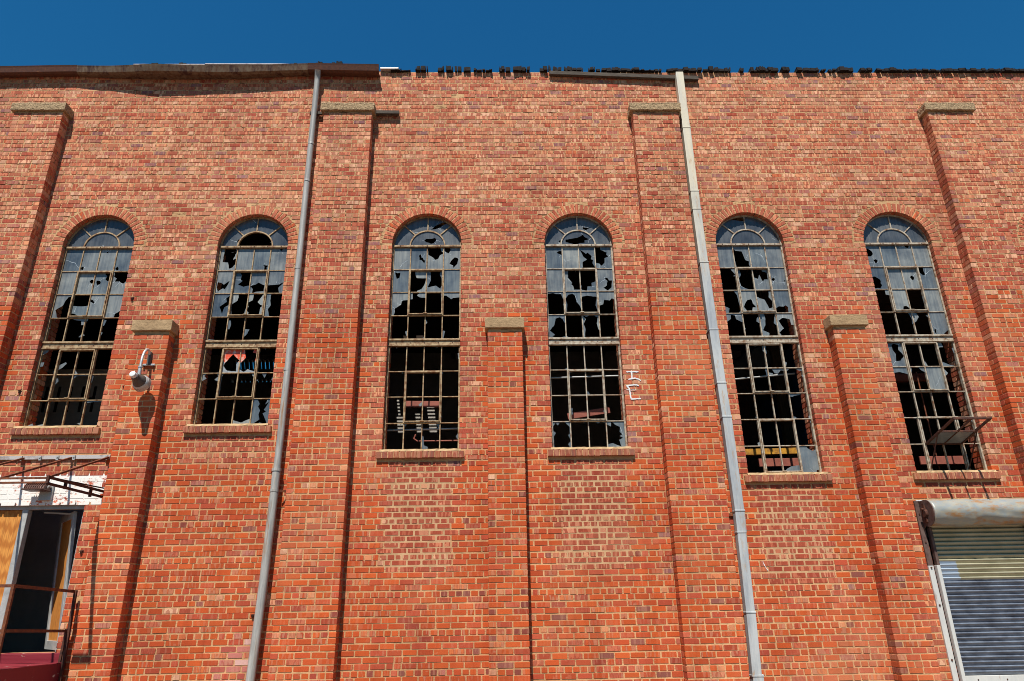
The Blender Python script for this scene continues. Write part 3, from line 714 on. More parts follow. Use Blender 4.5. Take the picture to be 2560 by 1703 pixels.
G[4] = dict(A=[F, H([(.35, .1), (.5, .22), (1.0, .3), (1.0, .12), (.7, .02)]), F, F], C=F, rows=[
 [F, H([(-.1, .18), (.1, .14), (.16, .22), (.55, .24), (.62, .42), (.7, .64), (.92, .7), (.88, .85), (1.0, 1.1), (.1, 1.1), (.06, .7)]), F, F],
 [K([(.75, -.1), (1.1, -.1), (1.1, .4), (.8, .36), (.95, .3), (.72, .08)], [(-.1, .6), (.1, .7), (-.1, .8)], [(-.1, .9), (.2, 1.1), (-.1, 1.1)]), H([(.2, .05), (.3, -.1), (1.1, -.1), (1.1, 1.1), (.75, .98), (.4, .9), (.14, .8), (.1, .45), (.26, .3)]), H([(.0, -.1), (.45, -.1), (.66, .16), (.94, .22), (.94, .52), (.7, .52), (.6, .62), (.42, .3), (.3, .5), (.02, .42)]), H(rnd(.22, .52, .12, .07), rnd(.92, .6, .05, .05))],
 [H([(-.1, -.1), (.62, -.1), (.86, .2), (.98, .85), (.8, 1.0), (.16, 1.1), (.3, .78), (.08, .7), (-.1, .6)]), H([(.14, .72), (.26, .56), (.42, .42), (.68, .38), (.74, .58), (.92, .74), (.7, .74), (.62, .94), (.3, .88)]), H([(.05, .06), (.2, -.1), (.9, -.1), (.8, .3), (1.0, .5), (.95, .74), (.72, .8), (.52, .42), (.1, .3), (-.05, .25)]), H([(.04, .82), (.3, .7), (.56, .72), (.7, .66), (.84, .74), (.8, 1.02), (.12, 1.0)])],
 [H([(-.1, .42), (.3, .22), (.32, .06), (.56, .08), (.6, .24), (1.1, .42), (1.1, 1.1), (-.1, 1.1)]), K([(1.1, .05), (.85, .2), (.8, .34), (1.1, .5)], [(-.1, .5), (.1, .65), (-.1, .8)]), H([(.3, -.1), (1.0, -.1), (.82, .42), (1.0, .55), (1.1, 1.1), (.4, 1.1), (.46, .84), (.1, .72), (.3, .5), (.35, .25)]), H([(.12, .32), (.4, .2), (.8, .26), (.84, .5), (1.1, .5), (1.1, 1.1), (.3, 1.1), (.06, .82), (.36, .64)])]],
 low=[
 [X, K([(-.1, -.1), (1.1, -.1), (1.1, .1), (.85, .05), (.5, .1), (.1, .02), (-.1, .14)], [(1.1, .0), (.88, .1), (.9, .3), (1.1, .4)], [(-.1, .86), (.2, 1.0), (-.1, 1.1)], [(1.1, .85), (.88, .95), (1.1, 1.1)]), K([(-.1, -.1), (.2, -.1), (.1, .2), (.12, .4), (-.1, .45)], [(1.1, .1), (.95, .2), (1.1, .5)]), K([(-.1, .7), (.2, .78), (.1, .95), (-.1, 1.0)])],
 [X, K([(1.1, -.1), (.86, .02), (.9, .3), (1.1, .35)]), K([(.15, -.1), (1.1, -.1), (1.1, .12), (.8, .08), (.6, .22), (.4, .2)], [(-.1, .15), (.3, .2), (.25, .28), (-.1, .25)]), K([(-.1, -.1), (.2, -.1), (.25, .06), (-.1, .2)], [(.4, -.1), (1.1, -.1), (1.1, .15), (.8, .1)], [(1.1, .2), (.92, .3), (1.1, .5)])],
 [X, K([(-.1, .8), (.06, .9), (-.1, 1.1)]), X, K([(-.1, -.1), (.8, -.1), (.66, .06), (.3, .1), (.2, .14), (-.1, .14)], [(-.1, .85), (.2, .92), (.3, 1.1), (-.1, 1.1)], [(1.1, .8), (.9, .92), (1.1, 1.1)])],
 [K([(1.1, .8), (.8, .88), (.85, 1.1), (1.1, 1.1)]), X, K([(.0, -.1), (.5, -.1), (.3, .05), (.1, .06)]), K([(1.1, 0), (.94, .1), (1.1, .3)])],
 [X, X, K([(.1, 1.1), (.2, .85), (.5, .75), (1.1, .7), (1.1, 1.1)]), H([(.4, -.1), (.55, .1), (.8, .2), (1.1, .12), (1.1, -.1)], [(.75, 1.1), (.85, .9), (1.1, .86), (1.1, 1.1)])]])
G[5] = dict(A=[F, F, F, F], C=F, rows=[
 [H([(-.1, .2), (.25, .14), (.45, .26), (.5, .4), (.35, .5), (-.1, .52)], rnd(.58, .72, .13, .09, 14)), F, H(rnd(.74, .04, .16, .11)), F],
 [H(rnd(.34, .72, .34, .3, 16)), F, H(rnd(.62, .48, .14, .1, 14)), H([(.05, .02), (.2, -.1), (.42, -.1), (.4, .2), (.46, .34), (.3, .38), (.14, .26)])],
 [K([(.75, -.1), (1.1, -.1), (1.1, .3), (.9, .25), (.72, .22)]), H([(.56, .86), (.62, .74), (.8, .72), (1.0, .86), (.86, .92), (.6, 1.0)]), K([(1.1, .2), (.95, .3), (.97, .7), (1.1, .9)]), F],
 [X, K([(.75, -.1), (1.1, -.1), (1.1, .55), (.9, .5), (.95, .3)]), K([(-.1, -.1), (.2, -.1), (.4, .2), (.15, .42), (-.1, .45)], [(1.1, .1), (.85, .15), (1.1, .3)]), H([(.5, 1.1), (.7, .9), (.9, .8), (1.1, .72), (1.1, 1.1)], [(.15, .75), (.24, .7), (.22, .95), (.12, .85)])]],
 low=[
 [H([(.35, .1), (.5, .04), (.76, .1), (.7, .3), (.85, .42), (.96, .55), (.7, .74), (.42, .76), (.5, .48), (.36, .3)]), X, K([(-.1, .7), (.14, .8), (.3, 1.1), (-.1, 1.1)]), K([(-.1, -.1), (.3, -.1), (.4, .2), (.1, .22), (-.1, .1)], [(-.1, .6), (.1, .8), (.5, .92), (.9, 1.0), (.9, 1.1), (-.1, 1.1)], [(1.1, .2), (.9, .25), (.95, .45), (1.1, .5)])],
 [K([(-.1, -.1), (1.1, -.1), (1.1, .36), (.9, .28), (.5, .2), (-.1, .26)]), K([(-.1, -.1), (.15, -.1), (.2, .1), (.15, .2), (-.1, .1)], [(.45, -.1), (1.1, -.1), (1.1, .25), (.8, .16)]), F, K([(-.1, .05), (.15, .12), (.3, .25), (.2, .34), (-.1, .34)])],
 [X, X, X, X],
 [K([(.6, -.1), (1.1, -.1), (1.1, .06), (.7, .03)], [(1.1, .6), (.88, .65), (1.1, .8)]), None, None, X],
 [X, None, None, X]])
def _mk7():
    g7 = dict(A=[F, F, F, F], C=F, rows=[[F, F, H(rnd(.4, .5, .2, .2)), F], [F, H(rnd(.5, .6, .3, .25)), F, F], [X, F, F, H(rnd(.5, .3, .3, .3))], [X, X, F, X]], low=[[X, F, X, X], [F, X, X, F], [X, X, X, X], [X, F, X, X], [F, X, X, X], [X, X, F, X]])
    return g7
G[6] = _mk7()
SASH = {0: [(0, 1)], 1: [(0, 1)], 2: [(1, 2)], 3: [(1, 2)], 4: [(0, 1), (3, 4)], 5: [(0, 1)], 6: [(1, 2), (3, 4)]}
GY = .112            # glass plane
rg = random.Random(21)
def jag(poly, step, amp):
    out = []
    n = len(poly)
    for i in range(n):
        a, b = poly[i], poly[(i + 1) % n]; L = math.hypot(b[0] - a[0], b[1] - a[1]); k = max(1, int(L / step))
        for j in range(k):
            t = j / k; px, pz = a[0] + (b[0] - a[0]) * t, a[1] + (b[1] - a[1]) * t
            if j: px += rg.uniform(-amp, amp); pz += rg.uniform(-amp, amp)
            out.append((px, pz))
    return out
def tiny_shards():
    out = []
    for _ in range(rg.choice([1, 1, 2, 3])):
        e = rg.randint(0, 3); t = rg.uniform(.02, .9); wd = rg.uniform(.05, .16); d = rg.uniform(.03, .1)
        if e == 0: out.append([(t, -.1), (t + wd, -.1), (t + wd * rg.random(), d)])
        elif e == 1: out.append([(t, 1.1), (t + wd, 1.1), (t + wd * rg.random(), 1 - d)])
        elif e == 2: out.append([(-.1, t), (-.1, t + wd), (d * 1.3, t + wd * rg.random())])
        else: out.append([(1.1, t), (1.1, t + wd), (1 - d * 1.3, t + wd * rg.random())])
    return out
def glass(outline, box, spec, mat, parent, y=None, tf=None):
    """outline: pane polygon (x,z); box: (x0,x1,ztop,zbot) that u,v refer to"""
    if spec is None: return
    x0, x1, zt, zb = box
    m = lambda q: (x0 + (x1 - x0) * q[0], zt + (zb - zt) * q[1])
    mb = MB(); yy = GY if y is None else y
    small = spec == X
    if small: spec = ('k', tiny_shards())
    cracks = []
    if spec == F:
        pts, tris = cdt([outline], lambda c: inside(c, outline))
        if rg.random() < .35:
            q = (rg.uniform(.15, .85), rg.uniform(.1, .9))
            for _ in range(rg.randint(1, 3)): cracks.append((q, rg.uniform(0, 6.28), rg.uniform(.1, .45)))
    elif spec[0] == 'h':
        hs = [jag([m(q) for q in p], .03, .0035) for p in spec[1]]
        pts, tris = cdt([outline] + hs, lambda c: inside(c, outline) and not any(inside(c, h) for h in hs))
        for p in spec[1]:
            for _ in range(rg.randint(3, 7)):
                cracks.append((rg.choice(p), rg.uniform(0, 6.28), rg.uniform(.06, .4)))
        for h in hs: pass
    else:
        ks = [jag([m(q) for q in p], .035, .003) for p in spec[1]]
        pts, tris = cdt([outline] + ks, lambda c: inside(c, outline) and any(inside(c, k) for k in ks))
    if not tris: return
    tv = tf if tf else (lambda v: v)
    if spec != F and spec[0] == 'k':
        if small:
            mb.extr(pts, tris, yy, yy + .004); mb.strip().build('glass_shard', mat, parent, kind='stuff')
        else:
            for k in ks:
                tr = [t for t in tris if inside((sum(pts[i][0] for i in t) / 3, sum(pts[i][1] for i in t) / 3), k)]
                if tr: m1 = MB(); m1.extr(pts, tr, yy, yy + .004); m1.strip().build('glass_shard', mat, parent)
        return
    mb.extr(pts, tris, yy, yy + .004)
    # fine cracks: slightly raised slivers that catch the sun
    solid = lambda c: inside(c, outline) and not (spec != F and spec[0] == 'h' and any(inside(c, h) for h in hs)) and not (spec != F and spec[0] == 'k')
    for q, ang, L in cracks:
        p = Vector(m(q)); a = ang; wdt = rg.uniform(.0012, .0026)
        for _ in range(3):
            a += rg.uniform(-.35, .35); d = Vector((math.cos(a), math.sin(a))) * L * .42 / 3
            e = p + d; nn = Vector((-d.y, d.x)).normalized() * wdt
            if solid(tuple(p)) and solid(tuple(e)) and solid(tuple((p + e) / 2)):
                CR.add([(p.x - nn.x, yy - .0012, p.y - nn.y), (p.x + nn.x, yy - .0012, p.y + nn.y), (e.x + nn.x * .6, yy - .0012, e.y + nn.y * .6), (e.x - nn.x * .6, yy - .0012, e.y - nn.y * .6)], [(0, 1, 2, 3)])
            p = e; wdt *= .7
    if tf:
        mb.v = [tf(v) for v in mb.v]
    mb.strip().build('pane', mat, parent)

WLAB = ['arched steel window, mostly whole upper panes, left of the wall lamp', 'arched window with orange painted shards, left of the round downpipe',
        'arched window with red board and pipes behind its lower panes', 'arched window beside the white painted letters, tilted board inside',
        'arched window with yellow beam showing behind its lowest panes', 'arched window with a rusty sash propped open over the roller door',
        'arched window at the right edge of the photo, only its arch showing']
MW = .0175
CR = MB()
for wi, (c, s, nl) in enumerate(WIN):
    fm = 'frame' if wi < 3 else 'frame_pale'
    fr = RAD - .008
    # outer frame: jambs, arch head, foot
    mb = MB()
    for sgn in (-1, 1): mb.box(c + sgn * fr - .018 if sgn > 0 else c - fr - .008, c + fr + .008 if sgn > 0 else c - fr + .018, GY - .022, GY + .028, s + .004, SPRING)
    n = 30
    for i in range(n):
        t0, t1 = math.pi * i / n, math.pi * (i + 1) / n
        q = []
        for y in (GY - .022, GY + .028):
            for rr, t in ((fr - .014, t0), (fr + .008, t0), (fr + .008, t1), (fr - .014, t1)):
                q.append((c + rr * math.cos(t), y, SPRING + rr * math.sin(t)))
        mb.add(q, [(0, 1, 2, 3), (7, 6, 5, 4), (0, 3, 7, 4), (1, 5, 6, 2)])
    mb.box(c - fr + .018, c + fr - .018, GY - .022, GY + .028, s + .004, s + .026)
    win = mb.build('window', fm, HOUSE, label=WLAB[wi])
    def bars(name, lst, mat=fm, label=None):
        for (x0, x1, y0, y1, z0, z1) in lst:
            bevel(MB().box(x0, x1, y0, y1, z0, z1).build(name, mat, win), .003)
    # transom below the fan light and the heavy mid rail
    bars('transom', [(c - fr, c + fr, GY - .04, GY + .02, SPRING - .022, SPRING + .012)])
    zmt, zmb = 5.715, 5.60
    bars('mid_rail', [(c - fr - .004, c + fr + .004, GY - .03, GY + .03, zmb, zmt)])
    bars('rail_flange', [(c - fr, c + fr, GY - .05, GY - .03, zmt - .026, zmt + .004), (c - fr, c + fr, GY - .044, GY - .03, zmb - .004, zmb + .012)])
    bm_ = MB()
    for k in range(5):
        bx = c - fr + .12 + k * (2 * fr - .24) / 4
        bm_.tube([(bx, GY - .035, 5.652), (bx, GY - .028, 5.652)], .008, 8)
        bm_.tube([(bx, GY - .046, SPRING - .004), (bx, GY - .038, SPRING - .004)], .008, 8)
    bm_.build('bolt', 'dark_rust', win, kind='stuff')
    # grid
    x_in0, x_in1 = c - fr + .016, c + fr - .016
    cw = (x_in1 - x_in0) / 4
    zt = SPRING - .022; ch = (zt - zmt) / 4
    zl = zmb - .004; chl = (zl - (s + .026)) / nl
    def grid(z_top, h, nrow, sashes, data):
        blocked = lambda col, r: any(a <= r <= b and col in (1, 2) for a, b in sashes)
        for k in (1, 2, 3):          # uprights, broken where a sash replaces them
            x = x_in0 + cw * k; r = 0
            while r < nrow:
                inside_s = [ab for ab in sashes if ab[0] <= r <= ab[1]]
                if inside_s: r = inside_s[0][1] + 1; continue
                e = r
                while e + 1 < nrow and not [ab for ab in sashes if ab[0] <= e + 1 <= ab[1]]: e += 1
                bars('glazing_bar', [(x - MW / 2, x + MW / 2, GY - .016, GY + .02, z_top - h * (e + 1) + .004, z_top - h * r - .004)])
                r = e + 1
        for r in range(1, nrow):
            z = z_top - h * r
            cut = [ab for ab in sashes if ab[0] < r <= ab[1]]
            if cut:
                bars('glazing_bar', [(x_in0, x_in0 + cw - .02, GY - .013, GY + .018, z - .007, z + .007), (x_in1 - cw + .02, x_in1, GY - .013, GY + .018, z - .007, z + .007)])
            else: bars('glazing_bar', [(x_in0, x_in1, GY - .013, GY + .018, z - .007, z + .007)])
        for a, b in sashes:          # hopper sash: heavier double frame standing proud
            X0, X1, Z1, Z0 = x_in0 + cw - .016, x_in0 + cw * 3 + .016, z_top - h * a + .006, z_top - h * (b + 1) - .004
            mb = MB()
            for d, t, y0, y1 in ((0, .016, GY - .03, GY + .02), (.0185, .016, GY - .045, GY + .012)):
                mb.box(X0 + d, X0 + d + t, y0, y1, Z0 + d, Z1 - d); mb.box(X1 - d - t, X1 - d, y0, y1, Z0 + d, Z1 - d)
                mb.box(X0 + d + t, X1 - d - t, y0, y1, Z1 - d - t, Z1 - d); mb.box(X0 + d + t, X1 - d - t, y0, y1, Z0 + d, Z0 + d + t)
            mb.box(X0 + .0345, X1 - .0345, GY - .014, GY + .018, (Z0 + Z1) / 2 - .008, (Z0 + Z1) / 2 + .008)
            mb.box(c - MW / 2, c + MW / 2, GY - .0165, GY + .0205, Z0 + .0345, Z1 - .0345)
            mb.box(c - .03, c + .03, GY - .07, GY - .046, Z0 + .02, Z0 + .034)
            bevel(mb.build('sash', fm, win), .002)
        for r in range(nrow):
            for k in range(4):
                x0, x1 = x_in0 + cw * k, x_in0 + cw * (k + 1)
                if blocked(k, r):
                    x0, x1 = (x0 + .012, x1) if k == 1 else (x0, x1 - .012)
                za, zb = z_top - h * r, z_top - h * (r + 1)
                mt = 'glass' if (wi + r + k) % 3 else 'glass_b'
                if wi == 1 and z_top < 5.7 and r == 0 and k in (1, 2): mt = 'glass_red'
                if wi in (4, 5) and z_top < 5.7 and k == 3: mt = 'glass_milk'
                glass([(x0, zb), (x1, zb), (x1, za), (x0, za)], (x0, x1, za, zb), data[r][k], mt, win)
    g_ = G[wi]
    grid(zt, ch, 4, [(1, 2)], g_['rows'])
    sash_low = SASH[wi] 
    grid(zl, chl, nl, sash_low, g_['low'])
    # fan light
    ri = .292
    mb = MB()
    for i in range(22):
        t0, t1 = math.pi * i / 22, math.pi * (i + 1) / 22; q = []
        for y in (GY - .016, GY + .02):
            for rr, t in ((ri - .011, t0), (ri + .011, t0), (ri + .011, t1), (ri - .011, t1)):
                q.append((c + rr * math.cos(t), y, SPRING + .01 + rr * .985 * math.sin(t)))
        mb.add(q, [(0, 1, 2, 3), (7, 6, 5, 4), (0, 3, 7, 4), (1, 5, 6, 2)])
    mb.build('fan_light_ring', fm, win)
    for t in (45, 90, 135):
        t = math.radians(t); a = (c + (ri + .008) * math.cos(t), GY + .002, SPRING + .01 + (ri + .008) * math.sin(t)); b = (c + (fr - .01) * math.cos(t), GY + .002, SPRING + (fr - .01) * math.sin(t))
        MB().bar(a, b, .018, .036, up=(0, 1, 0)).build('glazing_bar', fm, win)
    for i, (t0, t1) in enumerate(((135, 180), (90, 135), (45, 90), (0, 45))):
        A = [(c + rr * math.cos(math.radians(t)), SPRING + .01 + rr * math.sin(math.radians(t))) for rr, ts in ((ri + .006, [t0 + (t1 - t0) * k / 6 for k in range(7)]), (fr - .01, [t1 - (t1 - t0) * k / 8 for k in range(9)])) for t in ts]
        xs = [p[0] for p in A]; zs = [p[1] for p in A]
        glass(A, (min(xs), max(xs), max(zs), min(zs)), g_['A'][i], 'glass_arch', win)
    Cc = [(c + (ri - .006) * math.cos(math.pi * k / 18), SPRING + .01 + (ri - .006) * math.sin(math.pi * k / 18)) for k in range(19)]
    glass(Cc, (c - ri, c + ri, SPRING + ri, SPRING + .01), g_['C'], 'glass_arch', win)
    if CR.v: CR.build('crack_lines', 'crack', win, kind='stuff'); CR = MB()
    # brick arch ring
    nv = 27
    for i in range(nv):
        t0, t1 = math.pi * (i + .09) / nv, math.pi * (i + .91) / nv
        tm = (t0 + t1) / 2 + rg.uniform(-.006, .006)
        r0, r1 = RAD + rg.uniform(-.003, .003), RAD + .178 + rg.uniform(-.018, .012)
        dy = rg.uniform(-.004, 0)
        P = [(r0, t0 + .01), (r0, t1 - .01), (r1, t1 - .016 + .01 * rg.random()), (r1, t0 + .016 - .01 * rg.random())]
        # parallel-sided brick
        hw = rg.uniform(.026, .0295)
        er, et = Vector((math.cos(tm), math.sin(tm))), Vector((-math.sin(tm), math.cos(tm)))
        pl = [er * r0 - et * hw * .97, er * r0 + et * hw * .97, er * r1 + et * (hw + .004), er * r1 - et * (hw + .004)]
        ctr = er * ((r0 + r1) / 2)
        b_ = .0035
        frn = []; 
        for p in pl:
            d = (p - ctr); frn.append(ctr + d - Vector((math.copysign(b_, d.dot(er)) * er.x + math.copysign(b_, d.dot(et)) * et.x, math.copysign(b_, d.dot(er)) * er.y + math.copysign(b_, d.dot(et)) * et.y)))
        vs = [(c + p.x, -.001 + dy * .5, SPRING + p.y) for p in frn] + [(c + p.x, .004, SPRING + p.y) for p in pl] + [(c + p.x, .115, SPRING + p.y) for p in pl]
        fs = [(3, 2, 1, 0)] + [(a + o_, (a + 1) % 4 + o_, (a + 1) % 4 + 4 + o_, a + 4 + o_) for o_ in (0, 4) for a in range(4)]
        m2 = MB(); m2.add(vs, fs, 0, brick_col(c + ctr.x, SPRING + ctr.y, 'arch', False), rg.random() * 90)
        m2.build('arch_brick', 'brick', WALL)
    # rowlock sill with a tan mortar wash
    ns = 15; x0 = c - .655; sw = 1.31 / ns
    for i in range(ns):
        a, b = x0 + sw * i + .005, x0 + sw * (i + 1) - .005; dz = rg.uniform(-.004, .003); dy = rg.uniform(-.005, .003)
        m2 = MB(); m2.box(a, b, -.055 + dy, .06, s - SILLH + dz, s - .022 + dz)
        m2.cols = [brick_col((a + b) / 2, s, 'sill', False)] * 8; m2.seeds = [rg.random() * 90] * 8
        bevel(m2.build('sill_brick', 'brick', WALL), .004)
    MB().box(x0 + .003, x0 + 1.307, -.048, .07, s - SILLH + .008, s - .03).build('sill_bed', 'mortar', WALL)
    m2 = MB(); k = 24
    prof = [(-.05, s - .021), (-.044, s + .012), (.02, s + .022), (.13, s + .034), (.13, s - .03)]
    for i in range(k + 1):
        x = c - .585 - .02 + (1.21) * i / k
        for y, z in prof: m2.v.append((x, y + rg.uniform(-.006, .006) * (y < 0), z + rg.uniform(-.003, .003) * (y < .1)))
    for i in range(k):
        for j in range(5):
            a = i * 5 + j; b = i * 5 + (j + 1) % 5
            m2.f.append((a, a + 5, b + 5, b)); m2.mi.append(0)
    m2.f.append((0, 1, 2, 3, 4)); m2.mi.append(0); m2.f.append(tuple(reversed([k * 5 + j for j in range(5)]))); m2.mi.append(0)
    m2.build('window_sill', 'sill', WALL)
    if wi == 5:      # bottom-hung sash pushed out over the sill
        z_ax = zl - chl * 4; Lh = chl * 2 - .02
        O = Vector((0, GY - .01, z_ax)); dirv = Vector((0, -.78, .2)).normalized(); nrm = Vector((0, -dirv.z, dirv.y))
        tf = lambda v: (v[0], O.y + dirv.y * v[2] + nrm.y * v[1], O.z + dirv.z * v[2] + nrm.z * v[1])
        X0, X1 = x_in0 + cw - .01, x_in0 + 3 * cw + .01
        mb = MB()
        for (a, b, z0, z1, t) in ((X0, X0 + .03, 0, Lh, .03), (X1 - .03, X1, 0, Lh, .03), (X0 + .03, X1 - .03, 0, .03, .03), (X0 + .03, X1 - .03, Lh - .03, Lh, .03), (X0 + .03, X1 - .03, Lh / 2 - .01, Lh / 2 + .01, .024), (c - .01, c + .01, .03, Lh / 2 - .01, .022), (c - .01, c + .01, Lh / 2 + .01, Lh - .03, .022)):
            mb.box(a, b, -t / 2, t / 2, z0, z1)
        mb.v = [tf(v) for v in mb.v]; mb.build('open_sash', 'dark_rust', win, label='rusty sash frame propped open outward')
        for a, b in ((X0 + .02, c), (c, X1 - .02)):
            glass([(a, .02), (b, .02), (b, Lh / 2), (a, Lh / 2)], (a, b, Lh / 2, .02), F, 'glass_milk', win, 0.0, tf)
        mb = MB()
        for x in (X0 - .008, X1 + .008): mb.bar((x, GY - .02, s + .05), tf((x, 0, Lh * .5)), .01, .016)
        mb.build('stay_arm', 'dark_rust', win, kind='stuff')
        mb = MB(); mb.box(X0 - .03, X0 - .01, GY - .02, GY + .02, s + .02, zl - chl * 3); mb.box(X1 + .01, X1 + .03, GY - .02, GY + .02, s + .02, zl - chl * 3); mb.box(X0 - .03, X1 + .03, GY - .03, GY + .02, zl - chl * 3 - .012, zl - chl * 3 + .012)
        mb.build('sash_surround', fm, win)

# ------------------------------------------------------------------ roof edge
LIP = [(-12.5, .17), (-8.9, .17), (-7.6, .17), (-6.9, .2), (-6.15, .27), (-5.2, .235), (-3.4, .2), (-2.09, .22)]
def lip(x):
    for (a, p), (b, q) in zip(LIP, LIP[1:]):
        if a <= x <= b: return p + (q - p) * (x - a) / (b - a)
    return .2
for gi, (xa, xb, za, zb, mt, lab) in enumerate(((-12.5, -7.57, 10.96, 11.03, 'gutter_dark', 'dark rusty length of eaves gutter'), (-7.57, -3.39, 11.02, 11.05, 'gutter', 'grey rust-streaked length of eaves gutter'), (-3.39, -2.09, 11.06, 11.02, 'gutter_dark', 'dark brown length of gutter above the downpipe'))):
    mb = MB(); n = 20
    for i in range(n + 1):
        t = i / n; x = xa + (xb - xa) * t; p = lip(x); z = za + (zb - za) * t + .004 * math.sin(x * 3)
        if gi == 1: z -= .065 * math.sin(math.pi * t)
        for y, dz in ((.0, -.06), (-.02, -.12), (-p * .62, -.135), (-p * .86, -.115), (-p, -.03), (-p - .012, 0.0), (-p + .02, .004), (-p + .02, -.03), (-p * .78, -.1), (-p * .58, -.118), (-.03, -.105), (-.012, -.06)):
            mb.v.append((x, y + .0015 * math.sin(x * 5), z + dz))
    for i in range(n):
        for j in range(12):
            a = i * 12 + j; b = i * 12 + (j + 1) % 12
            mb.f.append((a, b, b + 12, a + 12)); mb.mi.append(0)
    mb.f.append(tuple(range(11, -1, -1))); mb.mi.append(0); mb.f.append(tuple(n * 12 + j for j in range(12))); mb.mi.append(0)
    mb.build('gutter', mt, HOUSE, label=lab)
mb = MB()
for a, b, z, dz in ((-6.6, -5.3, 11.10, .02), (-5.3, -3.5, 11.11, .02), (-3.3, -2.2, 11.075, .015), (-2.09, -1.75, 11.06, .035)):
    mb.box(a, b, -.12 if b < -2.1 else -.07, .2, z, z + dz)
bevel(mb.build('roof_flashing', 'flash', HOUSE, label='pale metal roof edge strip'), .004)
mb = MB(); mb.box(WALL_X0, -2.05, .01, .6, WALL_TOP - .009, 11.05 + .02); mb.build('wall_plate', 'dark_rust', HOUSE)
ux = lambda u: -9.073 + u * .0075073
CL = [(956, 1003, .03), (1017, 1046, .10), (1072, 1085, .10), (1093, 1108, .11), (1115, 1129, .12), (1136, 1152, .10), (1161, 1167, .07), (1168, 1205, .025), (1225, 1251, .10), (1260, 1299, .11), (1327, 1344, .1), (1349, 1352, .13), (1358, 1379, .1), (1387, 1407, .1), (1407, 1433, .07), (1448, 1462, .08), (1469, 1476, .07), (1480, 1503, .08), (1505, 1528, .08), (1530, 1552, .08), (1553, 1559, .06), (1562, 1574, .07), (1574, 1612, .02), (1615, 1629, .06), (1646, 1659, .07), (1660, 1687, .08), (1687, 1707, .08), (1708, 1730, .08), (1736, 1746, .05), (1751, 1803, .1), (1829, 1837, .09), (1856, 1925, .1), (1936, 1953, .1), (1972, 2028, .08), (2036, 2044, .04), (2055, 2071, .06), (2077, 2117, .1), (2135, 2163, .07), (2176, 2186, .06), (2190, 2224, .08), (2224, 2345, .05), (2348, 2457, .07), (2457, 2492, .06), (2497, 2620, .07), (2640, 2760, .07)]
rr = random.Random(5)
for a, b, h in CL:
    x = ux(a); xe = ux(b); mb = MB()
    base = 11.035
    while x < xe:
        wd = rr.uniform(.03, .11) if rr.random() < .65 else rr.uniform(.006, .02); hh = 0.92 * h * rr.uniform(.86, 1.05) * (0.85 if rr.random() < .2 else 1); ov = rr.uniform(.045, .085)
        if h > .09 and rr.random() < .04: hh *= .4
        lean = rr.uniform(-.012, .012); tz = rr.uniform(-.02, .02)
        y0, y1 = -ov, .3; e = min(x + wd, xe + .01)
        mb.add([(x, y0, base + tz * .3 - .004), (e, y0 + rr.uniform(-.01, .01), base + tz * .3 - .004), (e, y1, base), (x, y1, base), (x + lean, y0 + .012, base + hh), (e + lean, y0 + rr.uniform(0, .02), base + hh + rr.uniform(-.012, .012)), (e, y1, base + h * .7), (x, y1, base + h * .7)],
               [(0, 3, 2, 1), (4, 5, 6, 7), (0, 1, 5, 4), (1, 2, 6, 5), (2, 3, 7, 6), (3, 0, 4, 7)])
        x += wd * rr.uniform(.9, 1.25)
    mb.build('roofing_scrap', 'char', HOUSE)
for a, b, z, h in ((-6.45, -6.2, 11.06, .09), (-5.78, -5.7, 11.1, .06), (-3.75, -3.62, 11.1, .06), (-3.28, -3.18, 11.08, .12), (-2.98, -2.83, 11.07, .12)):
    mb = MB(); x = a
    while x < b:
        wd = rr.uniform(.02, .06); mb.box(x, x + wd, -.1 + rr.uniform(-.02, .02), .2, z - .03, z + h * rr.uniform(.75, 1.1)); x += wd * .98
    mb.build('roofing_scrap', 'char', HOUSE)

# ------------------------------------------------------------------ rainwater pipes
mb = MB(); mb.tube([(-3.2, -.19, 10.92), (-3.21, -.13, 10.84), (-3.215, -.1, 10.72), (-3.205, -.1, 7.4), (-3.2, -.1, 5.4), (-3.205, -.105, 3.56)], .052, 20)
PIPE = auto_smooth(mb.build('downpipe', 'pipe', HOUSE, label='round grey downpipe with collars'))
mb = MB(); mb.tube([(-3.205, -.11, 3.62), (-3.205, -.112, 3.3), (-3.225, -.11, 2.0), (-3.262, -.11, .8), (-3.29, -.12, .14)], .06, 20)
auto_smooth(mb.build('lower_pipe', 'pipe', PIPE))
for z, r in ((9.35, .056), (8.58, .057), (6.9, .056), (5.15, .056), (3.6, .068), (3.3, .066)):
    mb = MB(); mb.tube([(-3.207, -.101 if z > 4 else -.111, z - .018), (-3.207, -.101 if z > 4 else -.111, z + .018)], r, 20)
    auto_smooth(mb.build('collar', 'pipe', PIPE))
mb = MB(); mb.bar((-3.13, -.11, 3.3), (-3.02, -.02, 3.3), .012, .035); mb.bar((-3.27, -.1, 3.61), (-3.31, -.01, 3.6), .012, .04)
mb.build('pipe_strap', 'rust', PIPE)
DS = [(10.90, 9.66, 3.40, .14), (9.66, 8.33, 3.397, .142), (8.33, 7.97, 3.392, .146), (7.97, 6.95, 3.39, .146), (6.95, 5.75, 3.396, .146), (5.75, 4.86, 3.41, .144), (4.86, 4.32, 3.425, .142), (4.32, 2.92, 3.44, .142), (2.92, 2.62, 3.447, .142), (2.62, 1.55, 3.44, .128), (1.55, .76, 3.42, .132), (.76, .14, 3.395, .15)]
DSP = None
